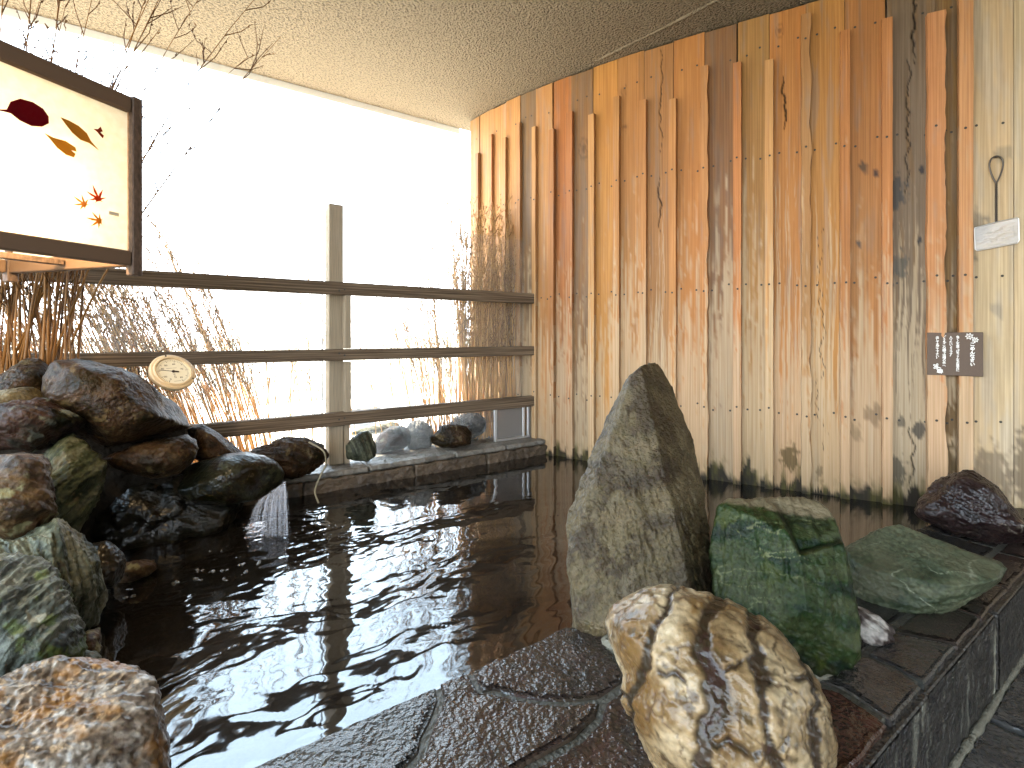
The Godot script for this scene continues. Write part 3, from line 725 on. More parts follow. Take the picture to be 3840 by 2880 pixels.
func make_materials() -> void:
	var grain := FastNoiseLite.new()
	grain.noise_type = FastNoiseLite.TYPE_SIMPLEX_SMOOTH
	grain.fractal_octaves = 4
	grain.frequency = 0.07
	grain.seed = 5
	# wood: stretched noise, made as a tall narrow picture and drawn out
	var gi := grain.get_seamless_image(1024, 64)
	gi.resize(1024, 1024, Image.INTERPOLATE_CUBIC)
	var gtex := ImageTexture.create_from_image(gi)
	T.grain = gtex
	T.grain_tint = tint_tex(gtex, Color(0.80, 0.77, 0.73), Color(1, 1, 1))
	T.lumps = noise_tex(0.012, 5, 3)
	T.pits = noise_tex(0.035, 6, 9)
	T.cells = noise_tex(0.06, 2, 21, 1)
	T.crust = noise_tex(0.025, 5, 14, 2)
	var w := painted(0.62, 0.35)
	w.albedo_texture = T.grain_tint
	M.plank = relief(w, gtex, 0.07, Vector3(1.3, 0.5, 1), false)
	var b := mat(srgb(0.24, 0.175, 0.115), 0.7, 0.3)
	b.albedo_texture = tint_tex(gtex, Color(0.45, 0.42, 0.4), Color(1, 1, 1))
	M.rail_side = relief(b, gtex, 0.15, Vector3(1.3, 0.3, 1.0), false)
	var gp := mat(srgb(0.45, 0.36, 0.25), 0.7, 0.3)
	gp.albedo_texture = tint_tex(gtex, Color(0.7, 0.7, 0.7), Color(1, 1, 1))
	M.post = relief(gp, gtex, 0.1, Vector3(6.0, 0.8, 1.0), false)
	M.dark_wood = mat(srgb(0.16, 0.10, 0.068), 0.65, 0.4)
	M.dark_wood.albedo_texture = tint_tex(gtex, Color(0.6, 0.6, 0.6), Color(1, 1, 1))
	relief(M.dark_wood, gtex, 0.1, Vector3(1, 7, 1), false)
	M.backing = mat(srgb(0.06, 0.045, 0.03), 0.9)
	# ceiling: sprayed grit with small pits
	var n1 := FastNoiseLite.new()
	n1.frequency = 0.16
	n1.fractal_octaves = 3
	n1.seed = 77
	var n2 := FastNoiseLite.new()
	n2.frequency = 0.13
	n2.fractal_octaves = 2
	n2.seed = 78
	var ia := n1.get_image(2048, 2048)
	var ib := n2.get_image(2048, 2048)
	ia.convert(Image.FORMAT_L8)
	ib.convert(Image.FORMAT_L8)
	var da := ia.get_data()
	var db := ib.get_data()
	var dh := PackedByteArray()
	var dc := PackedByteArray()
	dh.resize(4194304)
	dc.resize(4194304)
	for k in 4194304:
		var pit := clampf((float(db[k]) - 55.0) / 60.0, 0.0, 1.0)
		dh[k] = int(clampf(float(da[k]) * 0.7 * (0.3 + 0.7 * pit) + 75.0 * pit, 0.0, 255.0))
		dc[k] = int(255.0 * (0.78 + 0.22 * pit) * (0.86 + 0.14 * da[k] / 255.0))
	var cm := mat(srgb(0.20, 0.157, 0.103), 0.8, 0.3)
	cm.albedo_texture = ImageTexture.create_from_image(Image.create_from_data(2048, 2048, false, Image.FORMAT_L8, dc))
	M.ceiling = relief(cm, ImageTexture.create_from_image(Image.create_from_data(2048, 2048, false, Image.FORMAT_L8, dh)), 1.3, Vector3(0.2, 0.2, 0.2), true, true)
	cm.uv1_offset = Vector3(0.3, 0.0, 0.0)
	M.trim = mat(srgb(0.82, 0.82, 0.8), 0.6)
	M.plaster = mat(srgb(0.5, 0.46, 0.4), 0.9)
	# stones
	for s in [["stone_dry", 0.6, 0.4, 0.9], ["stone_wet", 0.3, 0.42, 0.18], ["stone_damp", 0.52, 0.3, 0.4]]:
		var m := painted(s[1], s[2])
		M[s[0]] = relief(m, T.pits, s[3], Vector3(3.2, 3.2, 3.2))
	M.stone_gloss = relief(painted(0.28, 0.36), T.pits, 0.15, Vector3(4, 4, 4))
	M.flag = relief(painted(0.15, 0.5), T.pits, 0.32, Vector3(3.4, 3.4, 3.4), true, true)
	M.flag_side = relief(painted(0.3, 0.5), T.pits, 0.5, Vector3(3, 3, 3), true, true)
	M.lantern_rail = mat(srgb(0.13, 0.08, 0.05), 0.7, 0.3)
	var bu := StandardMaterial3D.new()
	bu.albedo_color = Color(1, 1, 1, 0.12)
	bu.transparency = BaseMaterial3D.TRANSPARENCY_ALPHA
	bu.roughness = 0.02
	M.glass_bubble = bu
	M.mortar = relief(mat(srgb(0.055, 0.05, 0.038), 0.5), T.pits, 0.5, Vector3(3, 3, 3), true, true)
	M.pale_mortar = relief(mat(srgb(0.13, 0.118, 0.085), 0.7), T.pits, 0.5, Vector3(4, 4, 4), true, true)
	M.curb_face = relief(painted(0.5, 0.5), T.lumps, 1.6, Vector3(2, 2, 2), true, true)
	M.terrace = relief(mat(srgb(0.66, 0.63, 0.57), 0.85), T.pits, 0.6, Vector3(1, 1, 1), true, true)
	M.ground = mat(srgb(0.22, 0.21, 0.17), 0.95)
	M.parapet = relief(mat(srgb(0.55, 0.54, 0.5), 0.9), T.pits, 0.8, Vector3(2, 2, 2), true, true)
	M.soil = relief(mat(srgb(0.02, 0.016, 0.012), 0.8), T.lumps, 2.0, Vector3(1.5, 1.5, 1.5), true, true)
	M.soil.metallic_specular = 0.1
	M.basin = relief(mat(srgb(0.035, 0.026, 0.018), 0.7), T.lumps, 1.0, Vector3(1.5, 1.5, 1.5), true, true)
	# water: a dark, smooth surface that lets a little of the basin show
	var wm := StandardMaterial3D.new()
	wm.albedo_color = Color(0.09, 0.075, 0.06, 0.85)
	wm.transparency = BaseMaterial3D.TRANSPARENCY_ALPHA
	wm.roughness = 0.035
	wm.metallic_specular = 0.72
	M.water = wm
	var fm := StandardMaterial3D.new()
	fm.albedo_color = Color(0.93, 0.95, 1.0, 0.14)
	fm.transparency = BaseMaterial3D.TRANSPARENCY_ALPHA
	fm.roughness = 0.3
	M.falls = fm
	var gl := StandardMaterial3D.new()
	gl.albedo_color = Color(0.9, 0.95, 0.95, 0.04)
	gl.transparency = BaseMaterial3D.TRANSPARENCY_ALPHA
	gl.roughness = 0.02
	M.glass = gl
	var ac := StandardMaterial3D.new()
	ac.albedo_color = Color(0.5, 0.51, 0.52, 0.10)
	ac.transparency = BaseMaterial3D.TRANSPARENCY_ALPHA
	ac.roughness = 0.1
	M.acrylic = ac
	var fr := StandardMaterial3D.new()
	fr.albedo_color = Color(0.5, 0.48, 0.46, 0.6)
	fr.transparency = BaseMaterial3D.TRANSPARENCY_ALPHA
	fr.roughness = 0.5
	M.frosted = fr
	M.aluminium = mat(srgb(0.6, 0.6, 0.6), 0.35)
	M.aluminium.metallic = 0.8
	M.straw = painted(0.6, 0.4)
	M.straw.backlight_enabled = true
	M.straw.backlight = Color(0.6, 0.48, 0.26)
	M.stem = painted(0.6, 0.4)
	M.stem.albedo_color = srgb(0.33, 0.26, 0.2)
	M.branch = painted(0.7, 0.3)
	M.branch.albedo_color = srgb(0.35, 0.28, 0.22)
	M.twig = painted(0.7, 0.3)
	M.twig.backlight_enabled = true
	M.twig.backlight = Color(0.5, 0.4, 0.24)
	M.steel = mat(srgb(0.09, 0.075, 0.06), 0.4)
	M.steel.metallic = 0.7
	M.screw = mat(srgb(0.06, 0.05, 0.04), 0.45)
	M.screw.metallic = 0.6

var T := {}

func setting() -> void:
	# the wide ground, far below; the sunlit terrace outside; the floor inside
	var b := MB.new()
	b.box(Vector3(-400, -0.9, -400), Vector3(400, -0.6, 400))
	struct(obj("ground", b.mesh(), M.ground))
	b = MB.new()
	b.box(Vector3(-9, -0.6, -6.6), Vector3(9, 0.24, -3.2))
	struct(obj("terrace", b.mesh(), M.terrace))
	var pw := base("parapet_wall", Vector3(0, 0.24, -6.75))
	obj("wall", beam(Vector3(-9, -0.9, -0.08), Vector3(9, 0.14, 0.1), 0.01), M.terrace, pw)
	obj("coping", beam(Vector3(-9, 0.14, -0.11), Vector3(9, 0.34, 0.13), 0.015), M.parapet, pw)
	tag(pw, "low pale parapet wall far beyond the fence, almost lost in the glare", "wall")
	b = MB.new()
	b.box(Vector3(-6, -0.3, -0.405), Vector3(6, -0.012, 4.5))
	struct(obj("floor_bed", b.mesh(), M.mortar))
	b = MB.new()
	b.box(Vector3(-6, -0.6, -3.2), Vector3(-0.5, 0.12, -0.41))
	struct(obj("bank", b.mesh(), M.soil))
	b = MB.new()
	b.box(Vector3(-3.0, 0.0, -2.86), Vector3(0.12, 0.70, -2.58), 0.05)
	b.box(Vector3(-3.0, 0.0, -2.64), Vector3(-0.22, 0.5, -2.3), 0.05)
	struct(obj("back_fill", b.mesh(), M.soil))
	# ceiling with its eave strip and the long joint
	b = MB.new()
	b.box(Vector3(-1.7, CEIL, -3.9), Vector3(6, CEIL + 0.25, 3.4))
	var c := struct(obj("ceiling", b.mesh(), M.ceiling))
	obj("eave_strip", beam(Vector3(-1.7, CEIL - 0.05, -3.93), Vector3(2.205, CEIL + 0.05, -3.902), 0.004), M.trim, c)
	var p := PackedVector3Array()
	var r := PackedFloat32Array()
	for k in 30:
		var z := -2.42 + 0.14 * k
		p.append(Vector3(2.395 + 0.12 * (z + 2.42) + 0.004 * sin(z * 9.0), CEIL + 0.002, z))
		r.append(0.011 + 0.002 * sin(k * 1.7))
	b = MB.new()
	b.tube(p, r, 6)
	obj("joint_bead", b.mesh(), M.ceiling, c)
	# walls outside the picture that close the room, with a door opening behind
	b = MB.new()
	b.box(Vector3(-1.7, -0.3, 3.2), Vector3(2.6, CEIL, 3.4))
	b.box(Vector3(3.5, -0.3, 3.2), Vector3(6, CEIL, 3.4))
	b.box(Vector3(2.6, 2.0, 3.2), Vector3(3.5, CEIL, 3.4))
	struct(obj("wall_back", b.mesh(), M.plaster))
	b = MB.new()
	b.box(Vector3(3.95, -0.3, 0.45), Vector3(4.15, CEIL, 3.2))
	struct(obj("wall_side", b.mesh(), M.plaster))

const JOINTS := [2.209, -3.698, 2.216, -3.565, 2.233, -3.389, 2.255, -3.234, 2.282, -3.087, 2.314, -2.942, 2.352, -2.792, 2.392, -2.648, 2.443, -2.487, 2.500, -2.319, 2.562, -2.152, 2.629, -1.981, 2.698, -1.813, 2.770, -1.648, 2.836, -1.500, 2.911, -1.339, 2.986, -1.180, 3.065, -1.020, 3.151, -0.847, 3.201, -0.749, 3.282, -0.591, 3.357, -0.448, 3.44, -0.29, 3.53, -0.11, 3.62, 0.07, 3.71, 0.25, 3.8, 0.43]

func plank_wall() -> void:
	var wall := base("plank_wall", Vector3(2.8, 0.1, -1.6))
	tag(wall, "curved wall of tall reclaimed planks with battens over the joints", "wall")
	var inv := Transform3D(Basis(), -wall.position)
	var j := PackedVector2Array()
	for a in range(0, JOINTS.size(), 2):
		j.append(Vector2(JOINTS[a], JOINTS[a + 1]))
	# colours of the planks from the fence to the dry end (linear)
	var pc := [Color(.36, .25, .15), Color(.40, .27, .16), Color(.42, .27, .15), Color(.40, .25, .13), Color(.17, .125, .085), Color(.40, .24, .12), Color(.30, .13, .05), Color(.19, .12, .065), Color(.44, .25, .085), Color(.36, .20, .085), Color(.31, .18, .09),
		Color(.40, .20, .075), Color(.20, .115, .07), Color(.31, .20, .085), Color(.42, .21, .075), Color(.42, .245, .09), Color(.34, .18, .08), Color(.15, .125, .10), Color(.20, .14, .065), Color(.58, .46, .30), Color(.60, .49, .33), Color(.5, .4, .28), Color(.4, .3, .2), Color(.4, .3, .2), Color(.4, .3, .2), Color(.4, .3, .2)]
	for k in pc.size():
		pc[k] = pc[k].lerp(Color(.50, .34, .18), 0.12) * (Color(1.05, 0.88, 0.66) if k < 19 else Color(1.0, 0.98, 0.92))
	var bc := [Color(.30, .16, .08), Color(.36, .2, .1), Color(.38, .24, .12), Color(.36, .22, .11), Color(.42, .27, .13), Color(.34, .18, .08), Color(.32, .14, .055), Color(.46, .29, .13), Color(.42, .23, .09), Color(.42, .22, .085), Color(.44, .24, .095), Color(.42, .23, .10), Color(.43, .19, .07), Color(.50, .32, .15), Color(.35, .21, .095), Color(.40, .19, .07), Color(.44, .21, .085), Color(.50, .27, .14), Color(.52, .32, .18), Color(.5, .35, .2)]
	for k in bc.size():
		bc[k] = bc[k].lerp(Color(.50, .33, .18), 0.15) * Color(1.05, 0.9, 0.74)
	var tops := [0, 2.54, 2.64, 2.57, 2.64, 2.57, 2.51, 2.59, 2.53, 2.6, 2.53, 2.49, 2.64, 2.61, 2.58, 2.78, 2.64, 2.65, 2.62, 2.85]
	var backing := MB.new()  # unseen backing added behind the planks to stop daylight leaking through the joints
	for a in j.size() - 1:
		var e := (j[a + 1] - j[a]).normalized()
		var o := Vector2(e.y, -e.x) * 0.012
		var o2 := Vector2(e.y, -e.x) * 0.13
		var q0 := Vector3(j[a].x, -0.4, j[a].y)
		var q1 := Vector3(j[a + 1].x, -0.4, j[a + 1].y)
		var h := Vector3(0, CEIL + 0.4, 0)
		var i0 := Vector3(o.x, 0, o.y)
		var i1 := Vector3(o2.x, 0, o2.y)
		var nn := Vector3(e.y, 0, -e.x)
		backing.quad(q0 + i0, q1 + i0, q1 + i0 + h, q0 + i0 + h, -nn)
		backing.quad(q0 + i1, q1 + i1, q1 + i1 + h, q0 + i1 + h, nn)
		if a == 0:
			backing.quad(q0 + i0, q0 + i1, q0 + i1 + h, q0 + i0 + h, Vector3(-e.x, 0, -e.y))
	obj("added_backing", backing.mesh(), M.backing, wall, inv)
	var screw := MB.new()
	screw.lathe([Vector2(0, 0.0), Vector2(0.0058, 0.0002), Vector2(0.0058, 0.0016), Vector2(0.0038, 0.0024), Vector2(0.0012, 0.0016), Vector2(0, 0.0016)], 10, Transform3D(Basis(Vector3.RIGHT, PI / 2)))
	var screw_mesh := screw.mesh()
	var rows := [0.63, 1.33, 2.05, 2.66]
	for a in j.size() - 1:
		var p := j[a]
		var q := j[a + 1]
		var w := p.distance_to(q)
		var e := (q - p).normalized()
		var x := Vector3(e.x, 0, e.y)
		var bs := Basis(x, Vector3.UP, x.cross(Vector3.UP))
		var y0 := 0.02
		var h := CEIL - y0 - 0.003 - rng.randf_range(0.0, 0.012)
		var o := {"stain_at": 0.18, "mould": 0.045, "nu": 16 if a > 6 else 10, "weather": rng.randf_range(-0.25, 0.1)}
		match a:
			4: o.weather = 0.35
			7: o.merge({"weather": 0.3, "knots": [[0.1, 2.3, 0.04]]}, true)
			9: o.knots = [[0.04, 2.62, 0.022], [0.05, 2.38, 0.018]]
			10: o.split = [[0.11, 2.5, 0.7, 0.006, 0.0035, 0.02], [0.1, 1.85, 0.35, 0.008, 0.006, 0.02]]
			12: o.merge({"weather": 0.12, "mould": 0.07}, true)
			13: o.mould = 0.10
			14: o.merge({"split": [[0.075, 2.32, 0.34, 0.008, 0.008, 0.012]], "knots": [[0.05, 2.72, 0.022]], "blots": [[0.1, 0.36, 0.05, Color(.09, .06, .015), 0.8]]}, true)
			15: o.merge({"split": [[0.07, 1.0, 1.3, 0.002, 0.0026, 0.06]], "blots": [[0.06, 0.3, 0.02, Color(.12, .08, .04), 0.6]]}, true)
			16: o.blots = [[0.08, 1.9, 0.022, Color(.05, .04, .03), 0.8], [0.13, 1.86, 0.012, Color(.04, .03, .03), 0.9], [0.12, 0.62, 0.04, Color(.2, .13, .07), 0.7], [0.05, 0.52, 0.03, Color(.22, .15, .08), 0.6], [0.06, 1.5, 0.012, Color(.05, .05, .05), 0.8]]
			17: o.merge({"weather": 0.6, "split": [[0.11, 2.6, 0.5, 0.008, 0.007, 0.025], [0.085, 2.1, 0.8, 0.007, 0.0045, 0.03], [0.1, 0.42, 0.36, 0.008, 0.005, 0.05]], "blots": [[0.03, 1.75, 0.055, Color(.04, .045, .05), 0.75], [0.14, 1.85, 0.014, Color(.03, .03, .035), 0.9], [0.13, 1.5, 0.012, Color(.03, .03, .03), 0.9], [0.04, 1.38, 0.05, Color(.07, .075, .07), 0.7], [0.13, 0.56, 0.026, Color(.05, .045, .035), 0.85], [0.06, 0.6, 0.02, Color(.07, .06, .045), 0.7], [0.04, 0.35, 0.05, Color(.03, .03, .02), 0.7]], "mould": 0.07}, true)
			18: o.merge({"weather": 0.25, "blots": [[0.06, 0.62, 0.06, Color(.12, .06, .012), 0.8], [0.04, 0.4, 0.07, Color(.09, .05, .012), 0.8], [0.07, 1.0, 0.05, Color(.08, .05, .02), 0.6]]}, true)
			19: o.merge({"weather": 0.1, "mould": 0.02, "blots": [[0.045, 1.54, 0.055, Color(.24, .2, .15), 0.8], [0.02, 1.40, 0.03, Color(.2, .17, .12), 0.7], [0.02, 2.02, 0.012, Color(.06, .05, .04), 0.8], [0.14, 1.88, 0.03, Color(.3, .25, .17), 0.6], [0.12, 1.15, 0.025, Color(.3, .26, .2), 0.6], [0.09, 0.36, 0.1, Color(.2, .15, .1), 0.8]]}, true)
			20: o.merge({"knots": [[0.09, 1.72, 0.035]], "mould": 0.02, "blots": [[0.06, 0.42, 0.12, Color(.16, .12, .08), 0.8]]}, true)
		if o.has("split"):
			o.nu = 46
			o.nv = 200
		o.pale_below = 0.95 + 0.5 * rng.randf() if a < 19 else -1.0
		var set_back := rng.randf_range(-0.005, 0.003) - (0.016 if a == 18 else 0.0)
		var at := Vector3(p.x, y0, p.y) + bs.z * set_back + x * 0.0012
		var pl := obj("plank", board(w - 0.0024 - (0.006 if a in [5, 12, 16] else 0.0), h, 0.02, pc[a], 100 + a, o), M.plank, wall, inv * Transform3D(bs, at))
		if a < 21:
			for yy in rows:
				for side in 2:
					if yy > 2.5 and rng.randf() < 0.35:
						continue
					var sx := 0.045 if side == 0 else w - 0.045
					if a < 6 and rng.randf() < 0.5:
						continue
					obj("screw", screw_mesh, M.screw, pl, Transform3D(Basis(Vector3.BACK, rng.randf() * 3.0), Vector3(sx + rng.randf_range(-.006, .006), yy - y0 + rng.randf_range(-0.018, 0.018), 0.0205)))
		if a > 0 and a < tops.size():
			var bw: float = 0.042
			var wv := 0.0025
			match a:
				15, 12: wv = 0.012
				18:
					bw = 0.07
					wv = 0.014
				19: bw = 0.052
				7: bw = 0.05
			if a < 6:
				bw = 0.034
			var e0 := (j[a + 1] - j[a - 1]).normalized()
			var bx := Vector3(e0.x, 0, e0.y)
			var bb := Basis(bx, Vector3.UP, bx.cross(Vector3.UP))
			var bh: float = tops[a] - 0.04
			var bt := obj("batten", board(bw, bh, 0.027 if a != 18 else 0.032, bc[a - 1], 300 + a, {"stain_at": 0.16, "mould": 0.02, "wavy": wv, "pale_below": 1.0 + 0.4 * rng.randf(), "nu": 5, "nv": 130, "weather": rng.randf_range(-0.35, -0.1)}), M.plank, wall, inv * Transform3D(bb, Vector3(p.x, 0.04, p.y) + bb.z * 0.0215 - bx * bw / 2.0))
			for yy in rows:
				if yy < tops[a]:
					obj("screw", screw_mesh, M.screw, bt, Transform3D(Basis(Vector3.BACK, rng.randf() * 3.0), Vector3(bw / 2.0 + rng.randf_range(-.004, .004), minf(yy, bh - 0.03) - 0.04 + rng.randf_range(-.02, .02), 0.0275 if a != 18 else 0.0325)))

func pool() -> void:
	var b := MB.new()
	b.box(Vector3(-0.6, -0.55, -3.0), Vector3(3.5, -0.45, -0.4))
	struct(obj("pool_floor", b.mesh(), M.basin))
	# the water surface, with the ripples that spread from the spout
	var x0 := -0.9
	var x1 := 3.5
	var z0 := -2.96
	var z1 := -0.62
	var nx := 400
	var nzz := 300
	var hs := PackedFloat32Array()
	for a in nzz + 1:
		var z := lerpf(z0, z1, float(a) / nzz)
		for e in nx + 1:
			var x := lerpf(x0, x1, float(e) / nx)
			var d := Vector2(x - 0.43, z + 2.36).length()
			var calm := 1.0 - 0.72 * smoothstep(1.15, 1.9, x)
			var wob := fbm.get_noise_2d(x * 2.0, z * 2.0) * 0.12
			var h := 0.0025 * calm * fbm.get_noise_2d(x * 1.5 + 9.0, (z + wob) * 3.8) + 0.00016 * calm * fbm.get_noise_2d(x * 5.0, (z + wob) * 13.0 + 4.0)
			h += 0.0040 * exp(-d * 3.4) * fbm.get_noise_2d(x * 9.0, z * 14.0) + 0.0006 * exp(-d * 2.2) * sin(d * 80.0 + wob * 40.0)
			hs.append(h)
	var arr := []
	arr.resize(Mesh.ARRAY_MAX)
	var v := PackedVector3Array()
	var n := PackedVector3Array()
	var ix := PackedInt32Array()
	var row := nx + 1
	var dx := (x1 - x0) / nx
	var dz := (z1 - z0) / nzz
	for a in nzz + 1:
		for e in nx + 1:
			v.append(Vector3(x0 + e * dx, WATER + hs[a * row + e], z0 + a * dz))
			var gx := (hs[a * row + mini(e + 1, nx)] - hs[a * row + maxi(e - 1, 0)]) / (2.0 * dx)
			var gz := (hs[mini(a + 1, nzz) * row + e] - hs[maxi(a - 1, 0) * row + e]) / (2.0 * dz)
			n.append(Vector3(-gx, 1, -gz).normalized())
	for a in nzz:
		for e in nx:
			var k := a * row + e
			ix.append_array([k, k + 1, k + row, k + 1, k + row + 1, k + row])
	arr[Mesh.ARRAY_VERTEX] = v
	arr[Mesh.ARRAY_NORMAL] = n
	arr[Mesh.ARRAY_INDEX] = ix
	var mesh := ArrayMesh.new()
	mesh.add_surface_from_arrays(Mesh.PRIMITIVE_TRIANGLES, arr)
	struct(obj("water", mesh, M.water))

# a rough stone block drawn as a painted grid box: colour by patches, edges uneven
func block(lo: Vector3, hi: Vector3, c0: Color, c1: Color, s: int, wob := 0.006) -> ArrayMesh:
	var b := MB.new()
	var sz := hi - lo
	var off := Vector3(s * 1.7, s * 2.3, s * 0.9)
	for ax in 3:
		for sg in [-1.0, 1.0]:
			var b1 := (ax + 1) % 3
			var b2 := (ax + 2) % 3
			var n1 := clampi(int(sz[b1] / 0.012), 3, 60)
			var n2 := clampi(int(sz[b2] / 0.012), 3, 60)
			var k := b.v.size()
			var nn := Vector3.ZERO
			nn[ax] = sg
			for q in n2 + 1:
				for p in n1 + 1:
					var pt := Vector3.ZERO
					pt[ax] = hi[ax] if sg > 0.0 else lo[ax]
					pt[b1] = lerpf(lo[b1], hi[b1], float(p) / n1)
					pt[b2] = lerpf(lo[b2], hi[b2], float(q) / n2)
					# round the edges a little, then roughen
					var ce := (lo + hi) / 2.0
					var h := sz / 2.0
					var g := pt - ce
					var inn := Vector3(clampf(g.x, -h.x + 0.012, h.x - 0.012), clampf(g.y, -h.y + 0.012, h.y - 0.012), clampf(g.z, -h.z + 0.012, h.z - 0.012))
					var dd := g - inn
					var nr := nn
					if dd.length() > 0.0001:
						nr = dd.normalized()
						g = inn + nr * 0.012
					var hgt := wob * (fbm.get_noise_3dv(pt * 9.0 + off) + 0.5 * fbm.get_noise_3dv(pt * 30.0 + off))
					b.v.append(ce + g + nr * hgt)
					b.n.append(nr)
					b.uv.append(Vector2(pt[b1], pt[b2]))
					var t := clampf(0.5 + 0.9 * fbm.get_noise_3dv(pt * 6.0 + off) + 0.3 * fine.get_noise_3dv(pt * 60.0), 0, 1)
					b.c.append(c0.lerp(c1, t) * (1.0 + 0.3 * fine.get_noise_3dv(pt * 120.0)))
			for q in n2:
				for p in n1:
					var w := k + q * (n1 + 1) + p
					if sg > 0.0:
						b.i.append_array([w, w + n1 + 1, w + 1, w + 1, w + n1 + 1, w + n1 + 2])
					else:
						b.i.append_array([w, w + 1, w + n1 + 1, w + 1, w + n1 + 2, w + n1 + 1])
	return b.mesh()

func fence() -> void:
	# stone curb under the fence: cap stones on rough face stones
	var cb := struct(base("stone_curb", Vector3(0.8, 0, -3.0)))
	var inv := Transform3D(Basis(), -cb.position)
	obj("mortar_bed", beam(Vector3(-1.2, -0.55, -3.24), Vector3(2.3, CURB - 0.03, -2.868), 0.004), M.mortar, cb, inv)
	var xs := [-0.9, 0.3, 1.02, 1.58, 1.97, 2.315]
	for k in xs.size() - 1:
		obj("cap_stone", block(Vector3(xs[k], CURB - 0.032, -3.23), Vector3(xs[k + 1] - 0.008, CURB, -2.838), Color(.10, .09, .075), Color(.2, .18, .15), 10 + k, 0.005), M.curb_face, cb, inv)
	xs = [-0.9, 0.66, 1.3, 1.82, 2.325]
	for k in xs.size() - 1:
		obj("face_stone", block(Vector3(xs[k], -0.1, -2.9), Vector3(xs[k + 1] - 0.006, CURB - 0.036, -2.846 + 0.006 * (k % 2)), Color(.045, .032, .022), Color(.13, .09, .055), 30 + k, 0.02), M.curb_face, cb, inv)
	var f := base("rail_fence", Vector3(0.875, CURB, -2.99))
	tag(f, "weathered grey timber fence with three rails in front of glass", "fence")
	inv = Transform3D(Basis(), -f.position)
	var po := obj("post", beam(Vector3(0.83, CURB, -3.07), Vector3(0.912, 1.81, -2.985), 0.004), M.post, f, inv)
	obj("post", beam(Vector3(2.29, CURB, -3.02), Vector3(2.322, 1.30, -2.96), 0.004), M.post, f, inv)
	obj("post", beam(Vector3(-0.95, CURB, -3.07), Vector3(-0.87, 1.81, -2.985), 0.004), M.post, f, inv)
	obj("post_batten", beam(Vector3(0.905, 0.605, -2.983), Vector3(0.94, 0.90, -2.93), 0.003), M.post, f, inv)
	obj("post_batten", beam(Vector3(0.905, 0.975, -2.983), Vector3(0.94, 1.285, -2.93), 0.003), M.post, f, inv)
	obj("post_batten", beam(Vector3(0.915, CURB, -3.05), Vector3(0.945, 0.535, -2.97), 0.003), M.post, f, inv)
	var bolt := MB.new()
	bolt.lathe([Vector2(0, 0.002), Vector2(0.005, 0.002), Vector2(0.006, 0)], 10, Transform3D(Basis(Vector3.RIGHT, PI / 2)))
	var bm := bolt.mesh()
	for y in [[1.282, 1.356], [0.908, 0.973], [0.537, 0.612]]:
		var g := MB.new()
		g.box(Vector3(-2.6, y[0], -2.978), Vector3(2.318, y[1], -2.925), 0.005)
		for k in g.uv.size():
			g.uv[k] = Vector2(g.v[k].y + g.v[k].z + y[0] * 3.0, g.v[k].x)
		var rl := obj("rail", g.mesh(), M.rail_side, f, inv)
		for x in [0.87, 0.9, 2.29]:
			obj("screw", bm, M.screw, rl, Transform3D(Basis(), Vector3(x, rng.randf_range(y[0] + 0.012, y[1] - 0.012), -2.924)))
	for x in [[-2.4, 0.80], [0.95, 2.28]]:
		obj("glass_pane", beam(Vector3(x[0], CURB + 0.012, -3.052), Vector3(x[1], 1.76, -3.046), 0), M.glass, f, inv)
	obj("glass_edge", beam(Vector3(0.802, CURB, -3.056), Vector3(0.812, 1.78, -3.042), 0.001), M.aluminium, f, inv)
	# clear sheets cut round the stones and the frosted panel at the end
	var sh := base("acrylic_sheet", Vector3(1.35, CURB, -3.0))
	obj("sheet", beam(Vector3(-0.28, 0.0, 0), Vector3(0.12, 0.235, 0.003), 0), M.acrylic, sh)
	tag(sh, "clear plastic windbreak sheet standing on the curb before the brown and grey stones", "sheet", "plastic sheets under the fence")
	sh = base("acrylic_sheet", Vector3(1.75, CURB + 0.1, -2.985))
	obj("sheet", beam(Vector3(-0.26, 0.04, 0), Vector3(0.24, 0.14, 0.003), 0), M.acrylic, sh)
	tag(sh, "clear plastic sheet hanging under the bottom rail over the dark stone", "sheet", "plastic sheets under the fence")
	var fp := base("frosted_panel", Vector3(2.1, CURB, -2.985))
	obj("pane", beam(Vector3(-0.12, 0.015, -0.003), Vector3(0.105, 0.235, 0.0), 0), M.frosted, fp)
	for x in [[-0.14, -0.118], [0.105, 0.125], [0.15, 0.175]]:
		obj("stile", beam(Vector3(x[0], 0, -0.012), Vector3(x[1], 0.232, 0.008), 0.002), M.aluminium, fp)
	obj("sill", beam(Vector3(-0.14, 0, -0.01), Vector3(0.175, 0.014, 0.01), 0.002), M.aluminium, fp)
	tag(fp, "small frosted pane in an aluminium frame at the wall end of the curb", "window pane")

func rough_edge(p: Array, s: float, gap := 0.0) -> PackedVector2Array:
	var src := PackedVector2Array()
	for k in range(0, p.size(), 2):
		src.append(Vector2(p[k], p[k + 1]))
	var o := PackedVector2Array()
	for k in src.size():
		var a := src[k]
		var b := src[(k + 1) % src.size()]
		var n := maxi(1, int(a.distance_to(b) / 0.03))
		var t := (b - a).normalized()
		for q in n:
			var c := a.lerp(b, float(q) / n)
			o.append(c + Vector2(-t.y, t.x) * 0.005 * fbm.get_noise_2d(c.x * 22.0 + s, c.y * 22.0))
	return o

